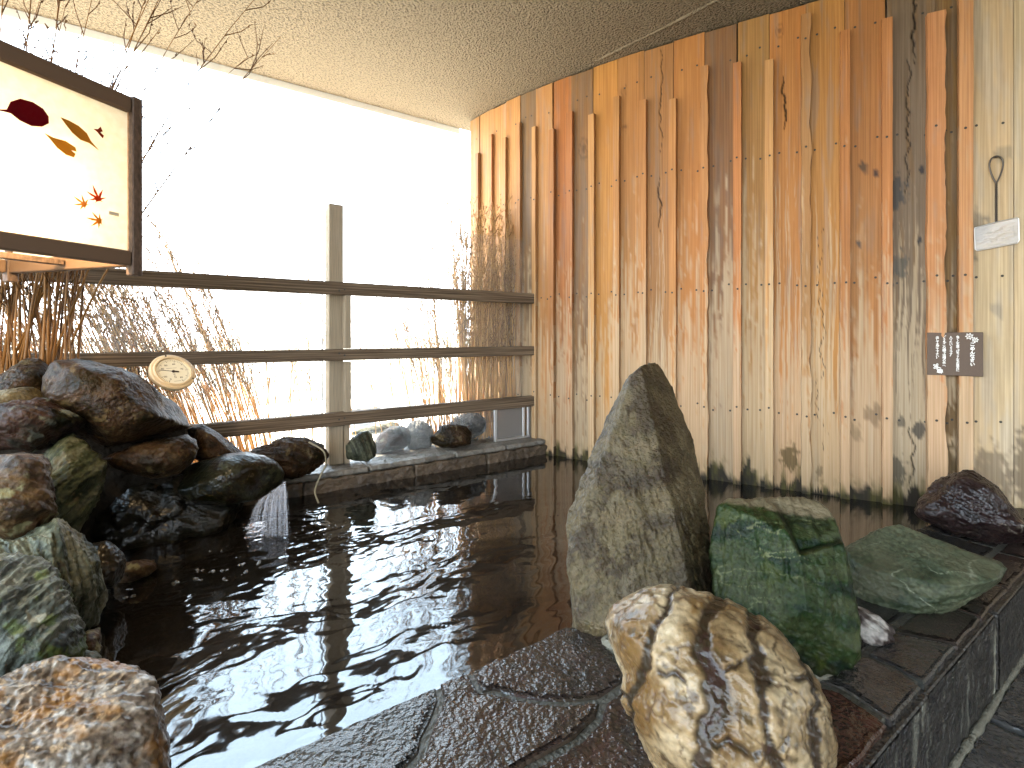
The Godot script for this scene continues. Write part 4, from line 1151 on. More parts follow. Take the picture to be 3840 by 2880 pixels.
# a flagstone: a fine grid inside an uneven outline, so that its split face is real relief
func flag(p: Array, y0: float, y1: float, c0: Color, c1: Color, s: int) -> ArrayMesh:
	var poly := rough_edge(p, s * 3.1)
	var b := MB.new()
	b.col = c0 * 0.7
	b.slab(poly, y0, y1, 0.004)
	# recolour the vertices
	for k in b.v.size():
		var t := clampf(0.5 + 1.0 * fbm.get_noise_3dv(b.v[k] * 7.0 + Vector3(s, 0, 0)), 0, 1)
		b.c[k] = c0.lerp(c1, t)
	# top as a grid
	var lo := poly[0]
	var hi := poly[0]
	for q in poly:
		lo = lo.min(q)
		hi = hi.max(q)
	var inn := Geometry2D.offset_polygon(poly if not Geometry2D.is_polygon_clockwise(poly) else reversed(poly), -0.006, Geometry2D.JOIN_ROUND)
	if inn.is_empty():
		return b.mesh()
	var st := 0.008
	var nx := int((hi.x - lo.x) / st) + 1
	var ny := int((hi.y - lo.y) / st) + 1
	var id := {}
	var off := Vector3(s * 2.7, 0, s * 1.3)
	for a in ny + 1:
		for e in nx + 1:
			var q := Vector2(lo.x + e * st, lo.y + a * st)
			if not Geometry2D.is_point_in_polygon(q, inn[0]):
				continue
			var pt := Vector3(q.x, 0, q.y)
			var h := 0.004 * ridge.get_noise_3dv(pt * 6.0 + off) + 0.0022 * fbm.get_noise_3dv(pt * 26.0 + off) + 0.001 * fine.get_noise_3dv(pt * 90.0 + off)
			id[a * 10000 + e] = b.v.size()
			b.v.append(Vector3(q.x, y1 + 0.0012 + h + 0.002, q.y))
			b.n.append(Vector3.UP)
			b.uv.append(q)
			var t := clampf(0.5 + 0.9 * fbm.get_noise_3dv(pt * 8.0 + off) + 0.4 * fine.get_noise_3dv(pt * 70.0 + off), 0, 1)
			b.c.append(c0.lerp(c1, t) * (1.0 + 0.4 * fine.get_noise_3dv(pt * 160.0)))
	for a in ny:
		for e in nx:
			var k := a * 10000 + e
			if id.has(k) and id.has(k + 1) and id.has(k + 10000) and id.has(k + 10001):
				var i0: int = id[k]
				var i1: int = id[k + 1]
				var i2: int = id[k + 10000]
				var i3: int = id[k + 10001]
				b.i.append_array([i0, i1, i2, i1, i3, i2])
				var nn := (b.v[i2] - b.v[i0]).cross(b.v[i1] - b.v[i0])
				b.n[i0] += nn * 30000.0
				b.n[i1] += nn * 30000.0
				b.n[i2] += nn * 30000.0
	for k in id.values():
		b.n[k] = b.n[k].normalized()
	return b.mesh()

func reversed(p: PackedVector2Array) -> PackedVector2Array:
	var q := p.duplicate()
	q.reverse()
	return q

func paving() -> void:
	var lg := struct(base("ledge", Vector3(1.2, 0, -0.7)))
	var inv := Transform3D(Basis(), -lg.position)
	var bed := MB.new()
	bed.slab(PackedVector2Array([Vector2(-0.62, -1.043), Vector2(0.93, -1.046), Vector2(2.61, -0.75), Vector2(3.3, -0.7), Vector2(3.45, -0.42), Vector2(-0.62, -0.42)]), -0.5, LEDGE - 0.004, 0.003)
	obj("mortar_bed", bed.mesh(), M.mortar, lg, inv)
	var br := Color(0.022, 0.018, 0.015)
	var gr := Color(0.026, 0.024, 0.022)
	var list := [
		[[-0.6, -1.052, 0.527, -1.048, 0.513, -1.008, 0.473, -0.962, 0.438, -0.93, 0.418, -0.903, 0.38, -0.885, 0.30, -0.84, 0.2, -0.41, -0.6, -0.41], gr, Color(0.039, 0.032, 0.026)],
		[[0.542, -1.048, 0.609, -1.046, 0.595, -0.968, 0.618, -0.955, 0.654, -0.904, 0.69, -0.864, 0.73, -0.832, 0.795, -0.797, 0.758, -0.77, 0.685, -0.756, 0.619, -0.757, 0.57, -0.76, 0.45, -0.745, 0.32, -0.835, 0.395, -0.876, 0.433, -0.895, 0.453, -0.925, 0.488, -0.958, 0.528, -1.005], br, Color(0.050, 0.032, 0.022)],
		[[0.623, -1.046, 0.924, -1.056, 0.975, -1.03, 0.985, -0.96, 0.906, -0.825, 0.885, -0.812, 0.806, -0.806, 0.738, -0.845, 0.698, -0.876, 0.664, -0.916, 0.63, -0.966, 0.608, -0.973], br, Color(0.044, 0.029, 0.022)],
		[[0.81, -0.785, 0.89, -0.795, 0.945, -0.75, 1.045, -0.6, 0.98, -0.41, 0.5, -0.41, 0.46, -0.73, 0.57, -0.744, 0.62, -0.742, 0.69, -0.738, 0.76, -0.754], br, Color(0.042, 0.024, 0.017)],
		[[1.06, -0.6, 1.243, -0.548, 1.265, -0.51, 1.238, -0.41, 0.995, -0.41], Color(0.037, 0.016, 0.011), Color(0.053, 0.026, 0.019)],
		[[1.262, -0.55, 1.40, -0.6, 1.452, -0.52, 1.448, -0.47, 1.432, -0.41, 1.255, -0.41, 1.283, -0.51], gr, Color(0.044, 0.039, 0.034)],
		[[1.468, -0.525, 1.615, -0.53, 1.692, -0.425, 1.688, -0.41, 1.45, -0.41, 1.466, -0.47], gr, Color(0.037, 0.034, 0.032)],
		[[1.632, -0.53, 1.925, -0.52, 1.91, -0.41, 1.706, -0.41], br, Color(0.037, 0.026, 0.021)],
		[[1.94, -0.52, 2.215, -0.5, 2.207, -0.41, 1.925, -0.41], br, Color(0.047, 0.032, 0.024)],
		[[2.23, -0.5, 2.55, -0.5, 2.555, -0.41, 2.222, -0.41], br, Color(0.044, 0.026, 0.021)],
		[[2.565, -0.5, 3.38, -0.5, 3.42, -0.41, 2.57, -0.41], br, Color(0.042, 0.026, 0.021)],
		[[1.0, -1.04, 1.395, -0.966, 1.415, -0.62, 1.25, -0.565, 1.07, -0.617, 0.965, -0.76, 0.925, -0.803, 1.0, -0.95], br, gr],
		[[1.41, -0.964, 1.995, -0.862, 2.0, -0.535, 1.63, -0.545, 1.47, -0.54, 1.43, -0.62], br, gr],
		[[2.01, -0.86, 2.60, -0.753, 2.595, -0.515, 2.01, -0.53], br, gr],
		[[2.615, -0.75, 3.2, -0.7, 3.35, -0.515, 2.61, -0.515], br, gr]]
	var s := 0
	for q in list:
		s += 1
		obj("flagstone", flag(q[0], LEDGE - 0.03, LEDGE + rng.randf_range(-0.003, 0.002), q[1], q[2], s), M.flag, lg, inv)
	# upright slabs that face the step down to the floor
	var xs := [0.2, 1.06, 1.44, 2.03, 2.62, 3.45]
	for k in xs.size() - 1:
		var lo := Vector3(xs[k], -0.02, -0.43)
		var hi := Vector3(xs[k + 1] - (0.016 if k == 2 else 0.005), LEDGE - 0.016, -0.398 + 0.004 * (k % 2))
		var me := face_slab(lo, hi, 60 + k, 1.0 if k in [1, 2] else 0.4)
		obj("step_slab", me, M.flag_side, lg, inv)
	var b := MB.new()
	var p := PackedVector3Array()
	var r := PackedFloat32Array()
	for k in 70:
		p.append(Vector3(1.0 + k * 0.035, 0.0 + 0.004 * sin(k * 2.3), -0.392 + 0.005 * fbm.get_noise_1d(k * 0.9)))
		r.append(0.011 + 0.006 * fbm.get_noise_1d(k * 0.7 + 40.0))
	b.tube(p, r, 6)
	obj("joint_mortar", b.mesh(), M.pale_mortar, lg, inv)
	# mortar seats under the standing stones
	for q in [[1.35, -0.645, 0.15, 0.11], [1.08, -0.88, 0.14, 0.12]]:
		var seat := MB.new()
		var poly := PackedVector2Array()
		for a in 40:
			var w := TAU * a / 40
			var rr := 1.0 + 0.25 * fbm.get_noise_2d(cos(w) * 1.5 + q[0] * 9.0, sin(w) * 1.5)
			poly.append(Vector2(q[0] + cos(w) * q[2] * rr, q[1] + sin(w) * q[3] * rr))
		seat.slab(poly, LEDGE - 0.01, LEDGE + 0.016, 0.01)
		obj("mortar_seat", seat.mesh(), M.pale_mortar, lg, inv)
	# floor slabs at the foot of the step
	var fl := struct(base("floor", Vector3(2.2, 0, 0)))
	inv = Transform3D(Basis(), -fl.position)
	var fs := [[[1.0, -0.385, 1.855, -0.385, 1.85, 0.02, 1.0, 0.02]], [[1.885, -0.385, 2.3, -0.385, 2.31, -0.03, 1.88, -0.03]], [[2.33, -0.385, 2.9, -0.385, 2.9, 0.1, 2.34, 0.1]], [[2.93, -0.385, 3.5, -0.385, 3.66, 0.1, 2.93, 0.1]], [[1.0, 0.05, 1.86, 0.05, 1.86, 0.6, 1.0, 0.6]], [[1.89, 0.0, 2.31, 0.0, 2.31, 0.6, 1.89, 0.6]]]
	for k in fs.size():
		obj("floor_slab", flag(fs[k][0], -0.03, 0.0, Color(.035, .034, .034), Color(.07, .066, .062), 200 + k), M.flag, fl, inv)

func face_slab(lo: Vector3, hi: Vector3, s: int, streaks: float) -> ArrayMesh:
	var b := MB.new()
	b.col = Color(.03, .026, .023)
	b.box(lo, Vector3(hi.x, hi.y, hi.z - 0.002), 0.003)
	var nx := int((hi.x - lo.x) / 0.007)
	var ny := 44
	var k := b.v.size()
	for a in ny + 1:
		for e in nx + 1:
			var x := lerpf(lo.x + 0.003, hi.x - 0.003, float(e) / nx)
			var y := lerpf(lo.y, hi.y - 0.003, float(a) / ny)
			var h := 0.003 * ridge.get_noise_2d(x * 9.0 + s, y * 9.0) + 0.0015 * fbm.get_noise_2d(x * 40.0, y * 22.0 + s)
			b.v.append(Vector3(x, y, hi.z + h))
			b.n.append(Vector3.BACK)
			b.uv.append(Vector2(x, y))
			var c := Color(.014, .012, .011).lerp(Color(.032, .028, .024), clampf(0.5 + fbm.get_noise_2d(x * 9.0 + s, y * 9.0), 0, 1))
			# lime run-off that came out of the joints
			var lime := smoothstep(0.12, 0.4, fbm.get_noise_2d(x * 26.0 + s, y * 2.5)) * smoothstep(-0.1, 0.3, fbm.get_noise_2d(x * 4.0 + s * 3.0, y * 5.0)) * (0.7 + 0.5 * fine.get_noise_2d(x * 150.0, y * 60.0))
			c = c.lerp(Color(.2, .19, .15), clampf(lime, 0, 1) * streaks * 0.8)
			if s == 62:
				var edge := 1.0 - smoothstep(0.0, 0.045, hi.x - x + 0.02 * fbm.get_noise_2d(y * 12.0, 4.0))
				c = c.lerp(Color(.36, .34, .26), edge * smoothstep(0.02, 0.06, hi.y - y) * (0.75 + 0.4 * fine.get_noise_2d(x * 120.0, y * 80.0)))
			b.c.append(c)
	for a in ny:
		for e in nx:
			var w := k + a * (nx + 1) + e
			b.i.append_array([w, w + nx + 1, w + 1, w + 1, w + nx + 1, w + nx + 2])
			var nn := (b.v[w + 1] - b.v[w]).cross(b.v[w + nx + 1] - b.v[w])
			b.n[w] += nn * 40000.0
	for w in range(k, b.n.size()):
		b.n[w] = b.n[w].normalized()
	return b.mesh()

func rocks() -> void:
	STONE = {
		"brown": {"mat": "stone_damp", "pal": [Color(0.008, 0.005, 0.002), Color(0.019, 0.011, 0.005), Color(0.031, 0.016, 0.007), Color(0.043, 0.027, 0.013)], "bed": Vector3(4, 9, 5), "grain": 0.6, "patch": [[Color(0.093, 0.066, 0.029), 14.0, 0.34, 0.12, 0.6], [Color(0.005, 0.004, 0.002), 6.0, 0.2, 0.2, 0.6]], "vein": [[Color(0.084, 0.062, 0.032), Vector3(5, 16, 6), 0.02, 0.5]]},
		"red": {"mat": "stone_damp", "pal": [Color(0.005, 0.005, 0.003), Color(0.018, 0.010, 0.007), Color(0.030, 0.016, 0.011), Color(0.022, 0.020, 0.015)], "bed": Vector3(5, 11, 5), "grain": 0.6, "patch": [[Color(0.089, 0.097, 0.078), 12.0, 0.3, 0.1, 0.7], [Color(0.004, 0.005, 0.004), 5.0, 0.1, 0.25, 0.7]]},
		"ochre": {"mat": "stone_damp", "pal": [Color(0.012, 0.007, 0.005), Color(0.037, 0.020, 0.009), Color(0.062, 0.038, 0.017), Color(0.046, 0.027, 0.017)], "bed": Vector3(4, 12, 4), "grain": 0.6, "patch": [[Color(0.174, 0.162, 0.083), 9.0, 0.22, 0.15, 0.8], [Color(0.008, 0.006, 0.005), 6.0, 0.2, 0.2, 0.7]]},
		"pale": {"mat": "stone_damp", "pal": [Color(0.048, 0.039, 0.022), Color(0.096, 0.078, 0.045), Color(0.132, 0.114, 0.068)], "bed": Vector3(4, 12, 4), "grain": 0.5},
		"green": {"mat": "stone_damp", "pal": [Color(0.011, 0.014, 0.007), Color(0.030, 0.036, 0.018), Color(0.050, 0.055, 0.029), Color(0.078, 0.079, 0.048)], "bed": Vector3(3, 26, 5), "contrast": 1.25, "grain": 0.6, "vein": [[Color(0.140, 0.136, 0.086), Vector3(3, 24, 4), 0.03, 0.5], [Color(0.006, 0.008, 0.005), Vector3(2, 18, 4), 0.04, 0.7]], "patch": [[Color(0.112, 0.082, 0.043), 7.0, 0.34, 0.12, 0.5]]},
		"striped": {"mat": "stone_damp", "pal": [Color(0.018, 0.020, 0.013), Color(0.045, 0.050, 0.032), Color(0.078, 0.082, 0.055), Color(0.114, 0.112, 0.078)], "bed": Vector3(2, 34, 4), "contrast": 1.4, "grain": 0.5, "vein": [[Color(0.010, 0.010, 0.008), Vector3(2, 22, 3), 0.05, 0.8], [Color(0.054, 0.030, 0.015), Vector3(2, 15, 3), 0.05, 0.5]]},
		"mossy": {"mat": "stone_damp", "pal": [Color(0.020, 0.022, 0.019), Color(0.046, 0.050, 0.040), Color(0.074, 0.080, 0.062), Color(0.105, 0.107, 0.084)], "bed": Vector3(3, 20, 4), "contrast": 1.2, "grain": 0.6, "patch": [[Color(0.046, 0.065, 0.012), 5.0, 0.02, 0.2, 0.75], [Color(0.092, 0.117, 0.032), 16.0, 0.25, 0.15, 0.6], [Color(0.307, 0.307, 0.243), 11.0, 0.48, 0.06, 0.8]], "vein": [[Color(0.012, 0.012, 0.011), Vector3(2, 18, 4), 0.04, 0.6]]},
		"orange": {"mat": "stone_wet", "pal": [Color(.04, .027, .018), Color(.095, .068, .047), Color(.15, .12, .092), Color(.24, .21, .175)], "bed": Vector3(12, 34, 12), "contrast": 1.1, "grain": 0.9, "grain_f": 110.0, "patch": [[Color(.20, .085, .016), 8.0, 0.06, 0.3, 0.6], [Color(.02, .012, .008), 26.0, 0.25, 0.12, 0.7]]},
		"black": {"mat": "stone_gloss", "pal": [Color(0.009, 0.006, 0.006), Color(0.018, 0.011, 0.010), Color(0.027, 0.017, 0.015)], "bed": Vector3(6, 12, 6), "grain": 0.6, "vein": [[Color(0.218, 0.186, 0.146), Vector3(4, 7, 4), 0.014, 0.8], [Color(0.128, 0.108, 0.084), Vector3(9, 6, 9), 0.012, 0.5]]},
		"dark": {"mat": "stone_wet", "pal": [Color(0.005, 0.004, 0.003), Color(0.010, 0.009, 0.006), Color(0.019, 0.014, 0.008)], "bed": Vector3(5, 9, 5), "grain": 0.6, "vein": [[Color(0.058, 0.043, 0.021), Vector3(6, 9, 6), 0.02, 0.4]]},
		"spout": {"mat": "stone_gloss", "pal": [Color(0.004, 0.005, 0.003), Color(0.011, 0.011, 0.007), Color(0.018, 0.017, 0.009), Color(0.011, 0.007, 0.004)], "bed": Vector3(5, 9, 5), "grain": 0.5, "patch": [[Color(0.036, 0.036, 0.019), 6.0, 0.25, 0.05, 0.7], [Color(0.007, 0.004, 0.002), 4.0, 0.0, 0.2, 0.6]], "vein": [[Color(0.078, 0.055, 0.021), Vector3(11, 13, 11), 0.03, 0.6]]},
		"tall": {"mat": "stone_dry", "pal": [Color(0.021, 0.014, 0.006), Color(0.043, 0.029, 0.013), Color(0.064, 0.047, 0.021), Color(0.081, 0.058, 0.028)], "bed": Vector3(7, 4, 5), "grain": 0.5, "patch": [[Color(0.023, 0.013, 0.004), 5.0, 0.1, 0.15, 0.8], [Color(0.086, 0.064, 0.030), 10.0, 0.25, 0.12, 0.7], [Color(0.102, 0.079, 0.045), 13.0, 0.4, 0.06, 0.6]], "vein": [[Color(0.013, 0.009, 0.004), Vector3(7, 6, 7), 0.02, 0.6]]},
		"jade": {"mat": "stone_damp", "pal": [Color(0.005, 0.010, 0.004), Color(0.011, 0.021, 0.006), Color(0.023, 0.030, 0.010), Color(0.033, 0.039, 0.016)], "bed": Vector3(16, 3, 9), "contrast": 1.2, "grain": 0.55, "patch": [[Color(0.040, 0.047, 0.010), 6.0, 0.18, 0.2, 0.6], [Color(0.006, 0.008, 0.004), 4.0, 0.15, 0.2, 0.7]], "vein": [[Color(0.119, 0.123, 0.058), Vector3(13, 2.2, 8), 0.02, 0.7], [Color(0.079, 0.093, 0.044), Vector3(26, 4, 14), 0.03, 0.45]]},
		"jade_flat": {"mat": "stone_damp", "pal": [Color(0.020, 0.027, 0.015), Color(0.042, 0.050, 0.028), Color(0.057, 0.062, 0.036), Color(0.070, 0.074, 0.043)], "bed": Vector3(6, 20, 7), "grain": 0.6, "patch": [[Color(0.065, 0.062, 0.036), 6.0, 0.1, 0.25, 0.6]], "vein": [[Color(0.199, 0.207, 0.144), Vector3(4, 5, 3), 0.012, 0.8]]},
		"grey": {"mat": "stone_dry", "pal": [Color(0.032, 0.030, 0.030), Color(0.063, 0.061, 0.058), Color(0.105, 0.098, 0.088)], "bed": Vector3(5, 14, 5), "grain": 0.6},
		"white": {"mat": "stone_damp", "pal": [Color(0.024, 0.016, 0.014), Color(0.061, 0.046, 0.040), Color(0.225, 0.194, 0.171), Color(0.286, 0.258, 0.227)], "bed": Vector3(10, 22, 10), "contrast": 1.6, "grain": 0.5},
		"jasper": {"mat": "stone_gloss", "pal": [Color(.09, .052, .022), Color(.165, .108, .052), Color(.225, .16, .088), Color(.28, .215, .13)], "bed": Vector3(5, 8, 5), "contrast": 1.2, "grain": 0.45, "patch": [[Color(.09, .045, .012), 5.0, 0.14, 0.2, 0.75], [Color(.045, .028, .013), 12.0, 0.3, 0.1, 0.8]], "vein": [[Color(.025, .016, .01), Vector3(8, 4, 8), 0.02, 0.9], [Color(.33, .27, .18), Vector3(12, 14, 12), 0.02, 0.4]]},
	}
	var heap := "rocks heaped beside the pool under the lantern"
	rock("L1", "boulder", "large smooth dark brown boulder on top of the heap under the round thermometer", heap, "brown", 6, {"lump": 0.008, "smooth": 0.014, "ledge": 0.002, "rough": 0.002, "power": 2.7, "bed_turn": Vector3(0.1, 0.2, -0.35)})
	rock("L0", "rock", "low brown rock behind the big boulder, at the foot of the brushwood stems", heap, "brown", 5)
	rock("L0b", "rock", "thin pale tan rock wedged under the brown rock at the brushwood foot", heap, "pale", 5)
	rock("L2", "rock", "dark reddish rock with pale flecks beside the big boulder", heap, "red", 5, {"lump": 0.02, "ledge": 0.012})
	rock("L3", "rock", "olive green layered rock below the reddish rock", heap, "green", 5, {"ledge": 0.012, "bed_turn": Vector3(0.2, 0.2, -0.75)})
	rock("L4", "rock", "rusty brown block with cream lichen patches above the striped slab", heap, "ochre", 5, {"lump": 0.02, "ledge": 0.010, "power": 3.0})
	rock("L6", "rock", "dark brown rock tucked under the big boulder", heap, "brown", 5, {"lump": 0.02})
	rock("L5", "rock", "broad black wet rock at the waterline below the spout stone", heap, "dark", 6, {"lump": 0.010, "smooth": 0.03, "ledge": 0.004, "rough": 0.0015})
	rock("L7", "rock", "wet greenish spout stone with tan crust that the water runs over", heap, "spout", 6, {"lump": 0.004, "smooth": 0.006, "ledge": 0.002, "rough": 0.001, "power": 2.2})
	rock("L8", "rock", "dark sloping rock behind the wet spout stone", heap, "brown", 5)
	rock("L9", "rock", "brown layered rock beside the foot of the fence post", heap, "brown", 5, {"ledge": 0.014, "lump": 0.015})
	rock("L10", "rock", "grey green slab with upright stripes standing in the water", heap, "striped", 6, {"ledge": 0.014, "lump": 0.012, "bed_turn": Vector3(0.2, 0.3, 1.45)})
	rock("L11", "rock", "big grey green boulder with moss beside the rusty granite rock", heap, "mossy", 6, {"ledge": 0.014, "lump": 0.018, "bed_turn": Vector3(0.3, 0.4, -0.75)})
	rock("L12", "rock", "wet rust speckled granite rock at the near corner of the pool", heap, "orange", 6, {"lump": 0.014, "ledge": 0.006, "rough": 0.004, "power": 3.2, "facets": [[Vector3(0.05, 0.62, 0.78).normalized(), 0.135]]})
	rock("L13", "rock", "small round dark green stone between the striped slab and the black rock", heap, "dark", 5, {"ledge": 0.002})
	rock("L14", "rock", "small tan stone lying at the waterline under the black rock", heap, "ochre", 4)
	rock("L15", "rock", "small rust red stone at the waterline below the striped slab", heap, "ochre", 4)
	rock("L16", "rock", "small grey shard behind the rusty granite rock", heap, "striped", 4)
	var edge := "ornamental stones on the pool ledge"
	rock("R1", "standing_stone", "tall pointed olive grey standing stone in the middle of the pool edge", edge, "tall", 6, {"lump": 0.007, "ledge": 0.009, "rough": 0.003, "power": 3.2, "sharp": 150.0, "bed_turn": Vector3(0.2, 0.2, 1.3),
		"facets": [[Vector3(-0.16, 0.10, 0.98).normalized(), 0.125], [Vector3(0.838, 0.234, 0.493).normalized(), 0.138], [Vector3(-0.72, 0.25, 0.64).normalized(), 0.185], [Vector3(-0.5, 0.55, 0.66).normalized(), 0.325]]})
	rock("R2", "standing_stone", "upright dark green block with a flat brown top and a notch", edge, "jade", 6, {"lump": 0.005, "ledge": 0.007, "power": 3.8, "sharp": 120.0, "bed_turn": Vector3(0.1, 0.2, 1.5), "steps": [[0.02, 0.06, 0.5, 0.45, 0.014]],
		"facets": [[Vector3(-0.35, 0.05, 0.93).normalized(), 0.135], [Vector3(0.55, 0.1, 0.83).normalized(), 0.155], [Vector3(0.05, 0.80, 0.6).normalized(), 0.175], [Vector3(0.1, -0.5, 0.86).normalized(), 0.165]],
		"paint": func(c: Color, p: Vector3, n: Vector3) -> Color: return c.lerp(Color(.15, .115, .07), smoothstep(0.168, 0.18, p.y + 0.01 * fbm.get_noise_3dv(p * 25.0)) * 0.7)})
	rock("R3", "flat_stone", "flat pale green slab with white veins on the ledge", edge, "jade_flat", 6, {"lump": 0.006, "ledge": 0.007, "power": 3.0, "sharp": 90.0, "bed_turn": Vector3(-0.9, 0.1, 0.1),
		"facets": [[Vector3(0.0, 0.72, 0.69).normalized(), 0.112], [Vector3(0.05, -0.15, 0.985).normalized(), 0.172]]})
	rock("R4", "rock", "wet black brown rock with thin white veins against the plank wall", edge, "black", 6, {"lump": 0.014, "smooth": 0.012, "ledge": 0.005, "rough": 0.003})
	rock("R5", "rock", "small white and purple mottled rock between the green stones", edge, "white", 5, {"ledge": 0.012})
	var bands := func(p: Vector3) -> float:
		var w := 0.0
		for q in [[-0.12, 0.013, 0.5], [-0.02, 0.024, 0.15], [0.062, 0.019, -0.25], [0.13, 0.013, -0.5]]:
			var xx: float = p.x - q[0] - q[2] * 0.3 * p.y + 0.035 * fbm.get_noise_2d(p.y * 5.0, q[0] * 40.0) + 0.008 * fbm.get_noise_2d(p.y * 30.0, q[0] * 9.0)
			var wd: float = q[1] * (0.75 + 0.9 * fbm.get_noise_2d(p.y * 9.0, q[0] * 70.0))
			w = maxf(w, 1.0 - smoothstep(wd * 0.55, wd, absf(xx)))
		for q in [[0.03, 0.006, 1.6], [-0.06, 0.007, -1.2]]:
			var yy: float = p.y - q[0] - 0.25 * p.x + 0.05 * fbm.get_noise_2d(p.x * 7.0, q[2])
			w = maxf(w, (1.0 - smoothstep(q[1] * 0.5, q[1], absf(yy))) * smoothstep(-0.05, 0.1, fbm.get_noise_2d(p.x * 9.0, q[2] * 3.0)))
		return w
	rock("R6", "boulder", "cream and amber cracked boulder on the near edge of the ledge", edge, "jasper", 6, {"lump": 0.003, "smooth": 0.010, "ledge": 0.004, "rough": 0.002, "power": 2.4, "bed_turn": Vector3(0.2, 0.1, 0.25), "facets": [], "groove": bands,
		"cracks": [[1.0, 0.03, 0.004, Vector3(8, 11, 8), Color(.06, .035, .02), 0.7]]})
	var far := "stones on the curb behind the fence"
	rock("O1", "curb_stone", "green striped stone leaning against the fence post foot", far, "striped", 5, {"bed_turn": Vector3(0.2, 0.2, 1.2)})
	rock("O2", "curb_stone", "brown purple stone behind the plastic sheet", far, "red", 4)
	rock("O3", "curb_stone", "pale blue grey stone behind the plastic sheet", far, "grey", 4)
	rock("O4", "curb_stone", "dark brown stone with a grey top in front of the curb", far, "brown", 5)
	rock("O5", "curb_stone", "pale stone rising behind the dark brown curb stone", far, "grey", 4)
	rock("O6", "curb_stone", "long low green stone behind the curb", far, "striped", 4)
	rock("O7", "curb_stone", "rounded grey stone blurred behind the frosted pane", far, "grey", 4)
	rock("O8", "curb_stone", "pale grey boulder out on the sunlit terrace", far, "grey", 4)

func brushwood() -> void:
	brush("brushwood_screen", "dense golden brushwood bundle standing in the corner by the plank wall", [[Vector3(2.06, 0.3, -3.2), 0.25, 0.08, 165, Vector3(-0.01, 0, 0), 0.09, 1.72, 0.005, 22, 1.0], [Vector3(1.78, 0.3, -3.2), 0.2, 0.07, 26, Vector3(-0.1, 0, 0), 0.1, 1.4, 0.005, 16, 1.0]], 3)
	brush("brushwood_screen", "sparse bare stalks leaning beside the dense corner bundle", [[Vector3(1.55, 0.3, -3.18), 0.22, 0.06, 28, Vector3(-0.22, 0, 0), 0.14, 1.35, 0.0044, 14, 1.1], [Vector3(1.25, 0.3, -3.18), 0.2, 0.05, 6, Vector3(-0.25, 0, 0), 0.1, 1.2, 0.004, 12, 1.1]], 4)
	brush("brushwood_screen", "thick brushwood leaning over behind the rails beside the thermometer", [[Vector3(0.3, 0.3, -3.22), 0.28, 0.08, 76, Vector3(-0.36, 0, 0), 0.1, 1.35, 0.0056, 20, 0.9], [Vector3(-0.35, 0.3, -3.22), 0.45, 0.08, 120, Vector3(-0.32, 0, 0), 0.1, 1.35, 0.0056, 20, 0.9]], 5)
	brush("brushwood_screen", "thin scattered stalks behind the rails near the grey post", [[Vector3(0.55, 0.3, -3.18), 0.25, 0.05, 17, Vector3(-0.05, 0, 0), 0.22, 1.25, 0.0042, 12, 1.2]], 6)
	# the tall bundle in front of the rails, its twigs reaching the ceiling above the lantern
	var rn := RandomNumberGenerator.new()
	rn.seed = 12
	var o := base("branch_bundle", Vector3(-0.42, 0.75, -2.72))
	tag(o, "tall bundle of bare branches rising behind the lantern to the ceiling", "branches")
	var tw := MB.new()
	for k in 46:
		var st := MB.new()
		var ln := Vector3(rn.randf_range(-0.16, 0.2), 0, rn.randf_range(-0.05, 0.12))
		stalk(st, tw, Vector3(rn.randf_range(-0.17, 0.17), 0, rn.randf_range(-0.06, 0.06)), ln, rn.randf_range(0.8, 1.6), rn.randf_range(0.0035, 0.0065), 14, rn, 1.2, 0.04)
		obj("stem", st.mesh(), M.stem, o)
	for q in [[0.5, 1.75, 0.004], [0.42, 1.95, 0.004], [0.3, 2.0, 0.004], [0.22, 2.05, 0.004], [0.12, 2.05, 0.0045], [0.05, 2.08, 0.004], [-0.05, 2.05, 0.004], [0.18, 1.9, 0.0035], [0.36, 1.85, 0.0035], [-0.1, 2.0, 0.004], [0.55, 1.6, 0.004], [0.26, 2.0, 0.004], [0.08, 2.1, 0.004]]:
		var st := MB.new()
		stalk(st, tw, Vector3(rn.randf_range(-0.1, 0.1), 0, 0), Vector3(q[0], 0, rn.randf_range(0.0, 0.1)), q[1], q[2] * 1.35, 18, rn, 2.2, 0.06)
		obj("stem", st.mesh(), M.branch, o)
	stuff(obj("twigs", tw.mesh(), M.branch, o))

# a pressed leaf, flat on the paper: outline in centimetres round its middle
func leaf(p: Array, c: Color, at: Vector3, turn: float, parent: Node, s := 1.0) -> void:
	var b := MB.new()
	var poly := PackedVector2Array()
	for k in range(0, p.size(), 2):
		poly.append(Vector2(p[k], p[k + 1]) * 0.01 * s)
	var ids := Geometry2D.triangulate_polygon(poly)
	b.col = c
	for side in [0.0, 0.0006]:
		for q in range(0, ids.size(), 3):
			b.tri(Vector3(poly[ids[q]].x, poly[ids[q]].y, side), Vector3(poly[ids[q + 1]].x, poly[ids[q + 1]].y, side), Vector3(poly[ids[q + 2]].x, poly[ids[q + 2]].y, side), Vector3(0, 0, 1 if side > 0.0 else -1))
	for k in b.c.size():
		b.c[k] = c * (1.0 + 0.5 * fbm.get_noise_3dv(b.v[k] * 60.0))
	obj("pressed_leaf", b.mesh(), M.leaf, parent, Transform3D(Basis(Vector3.BACK, turn), at))

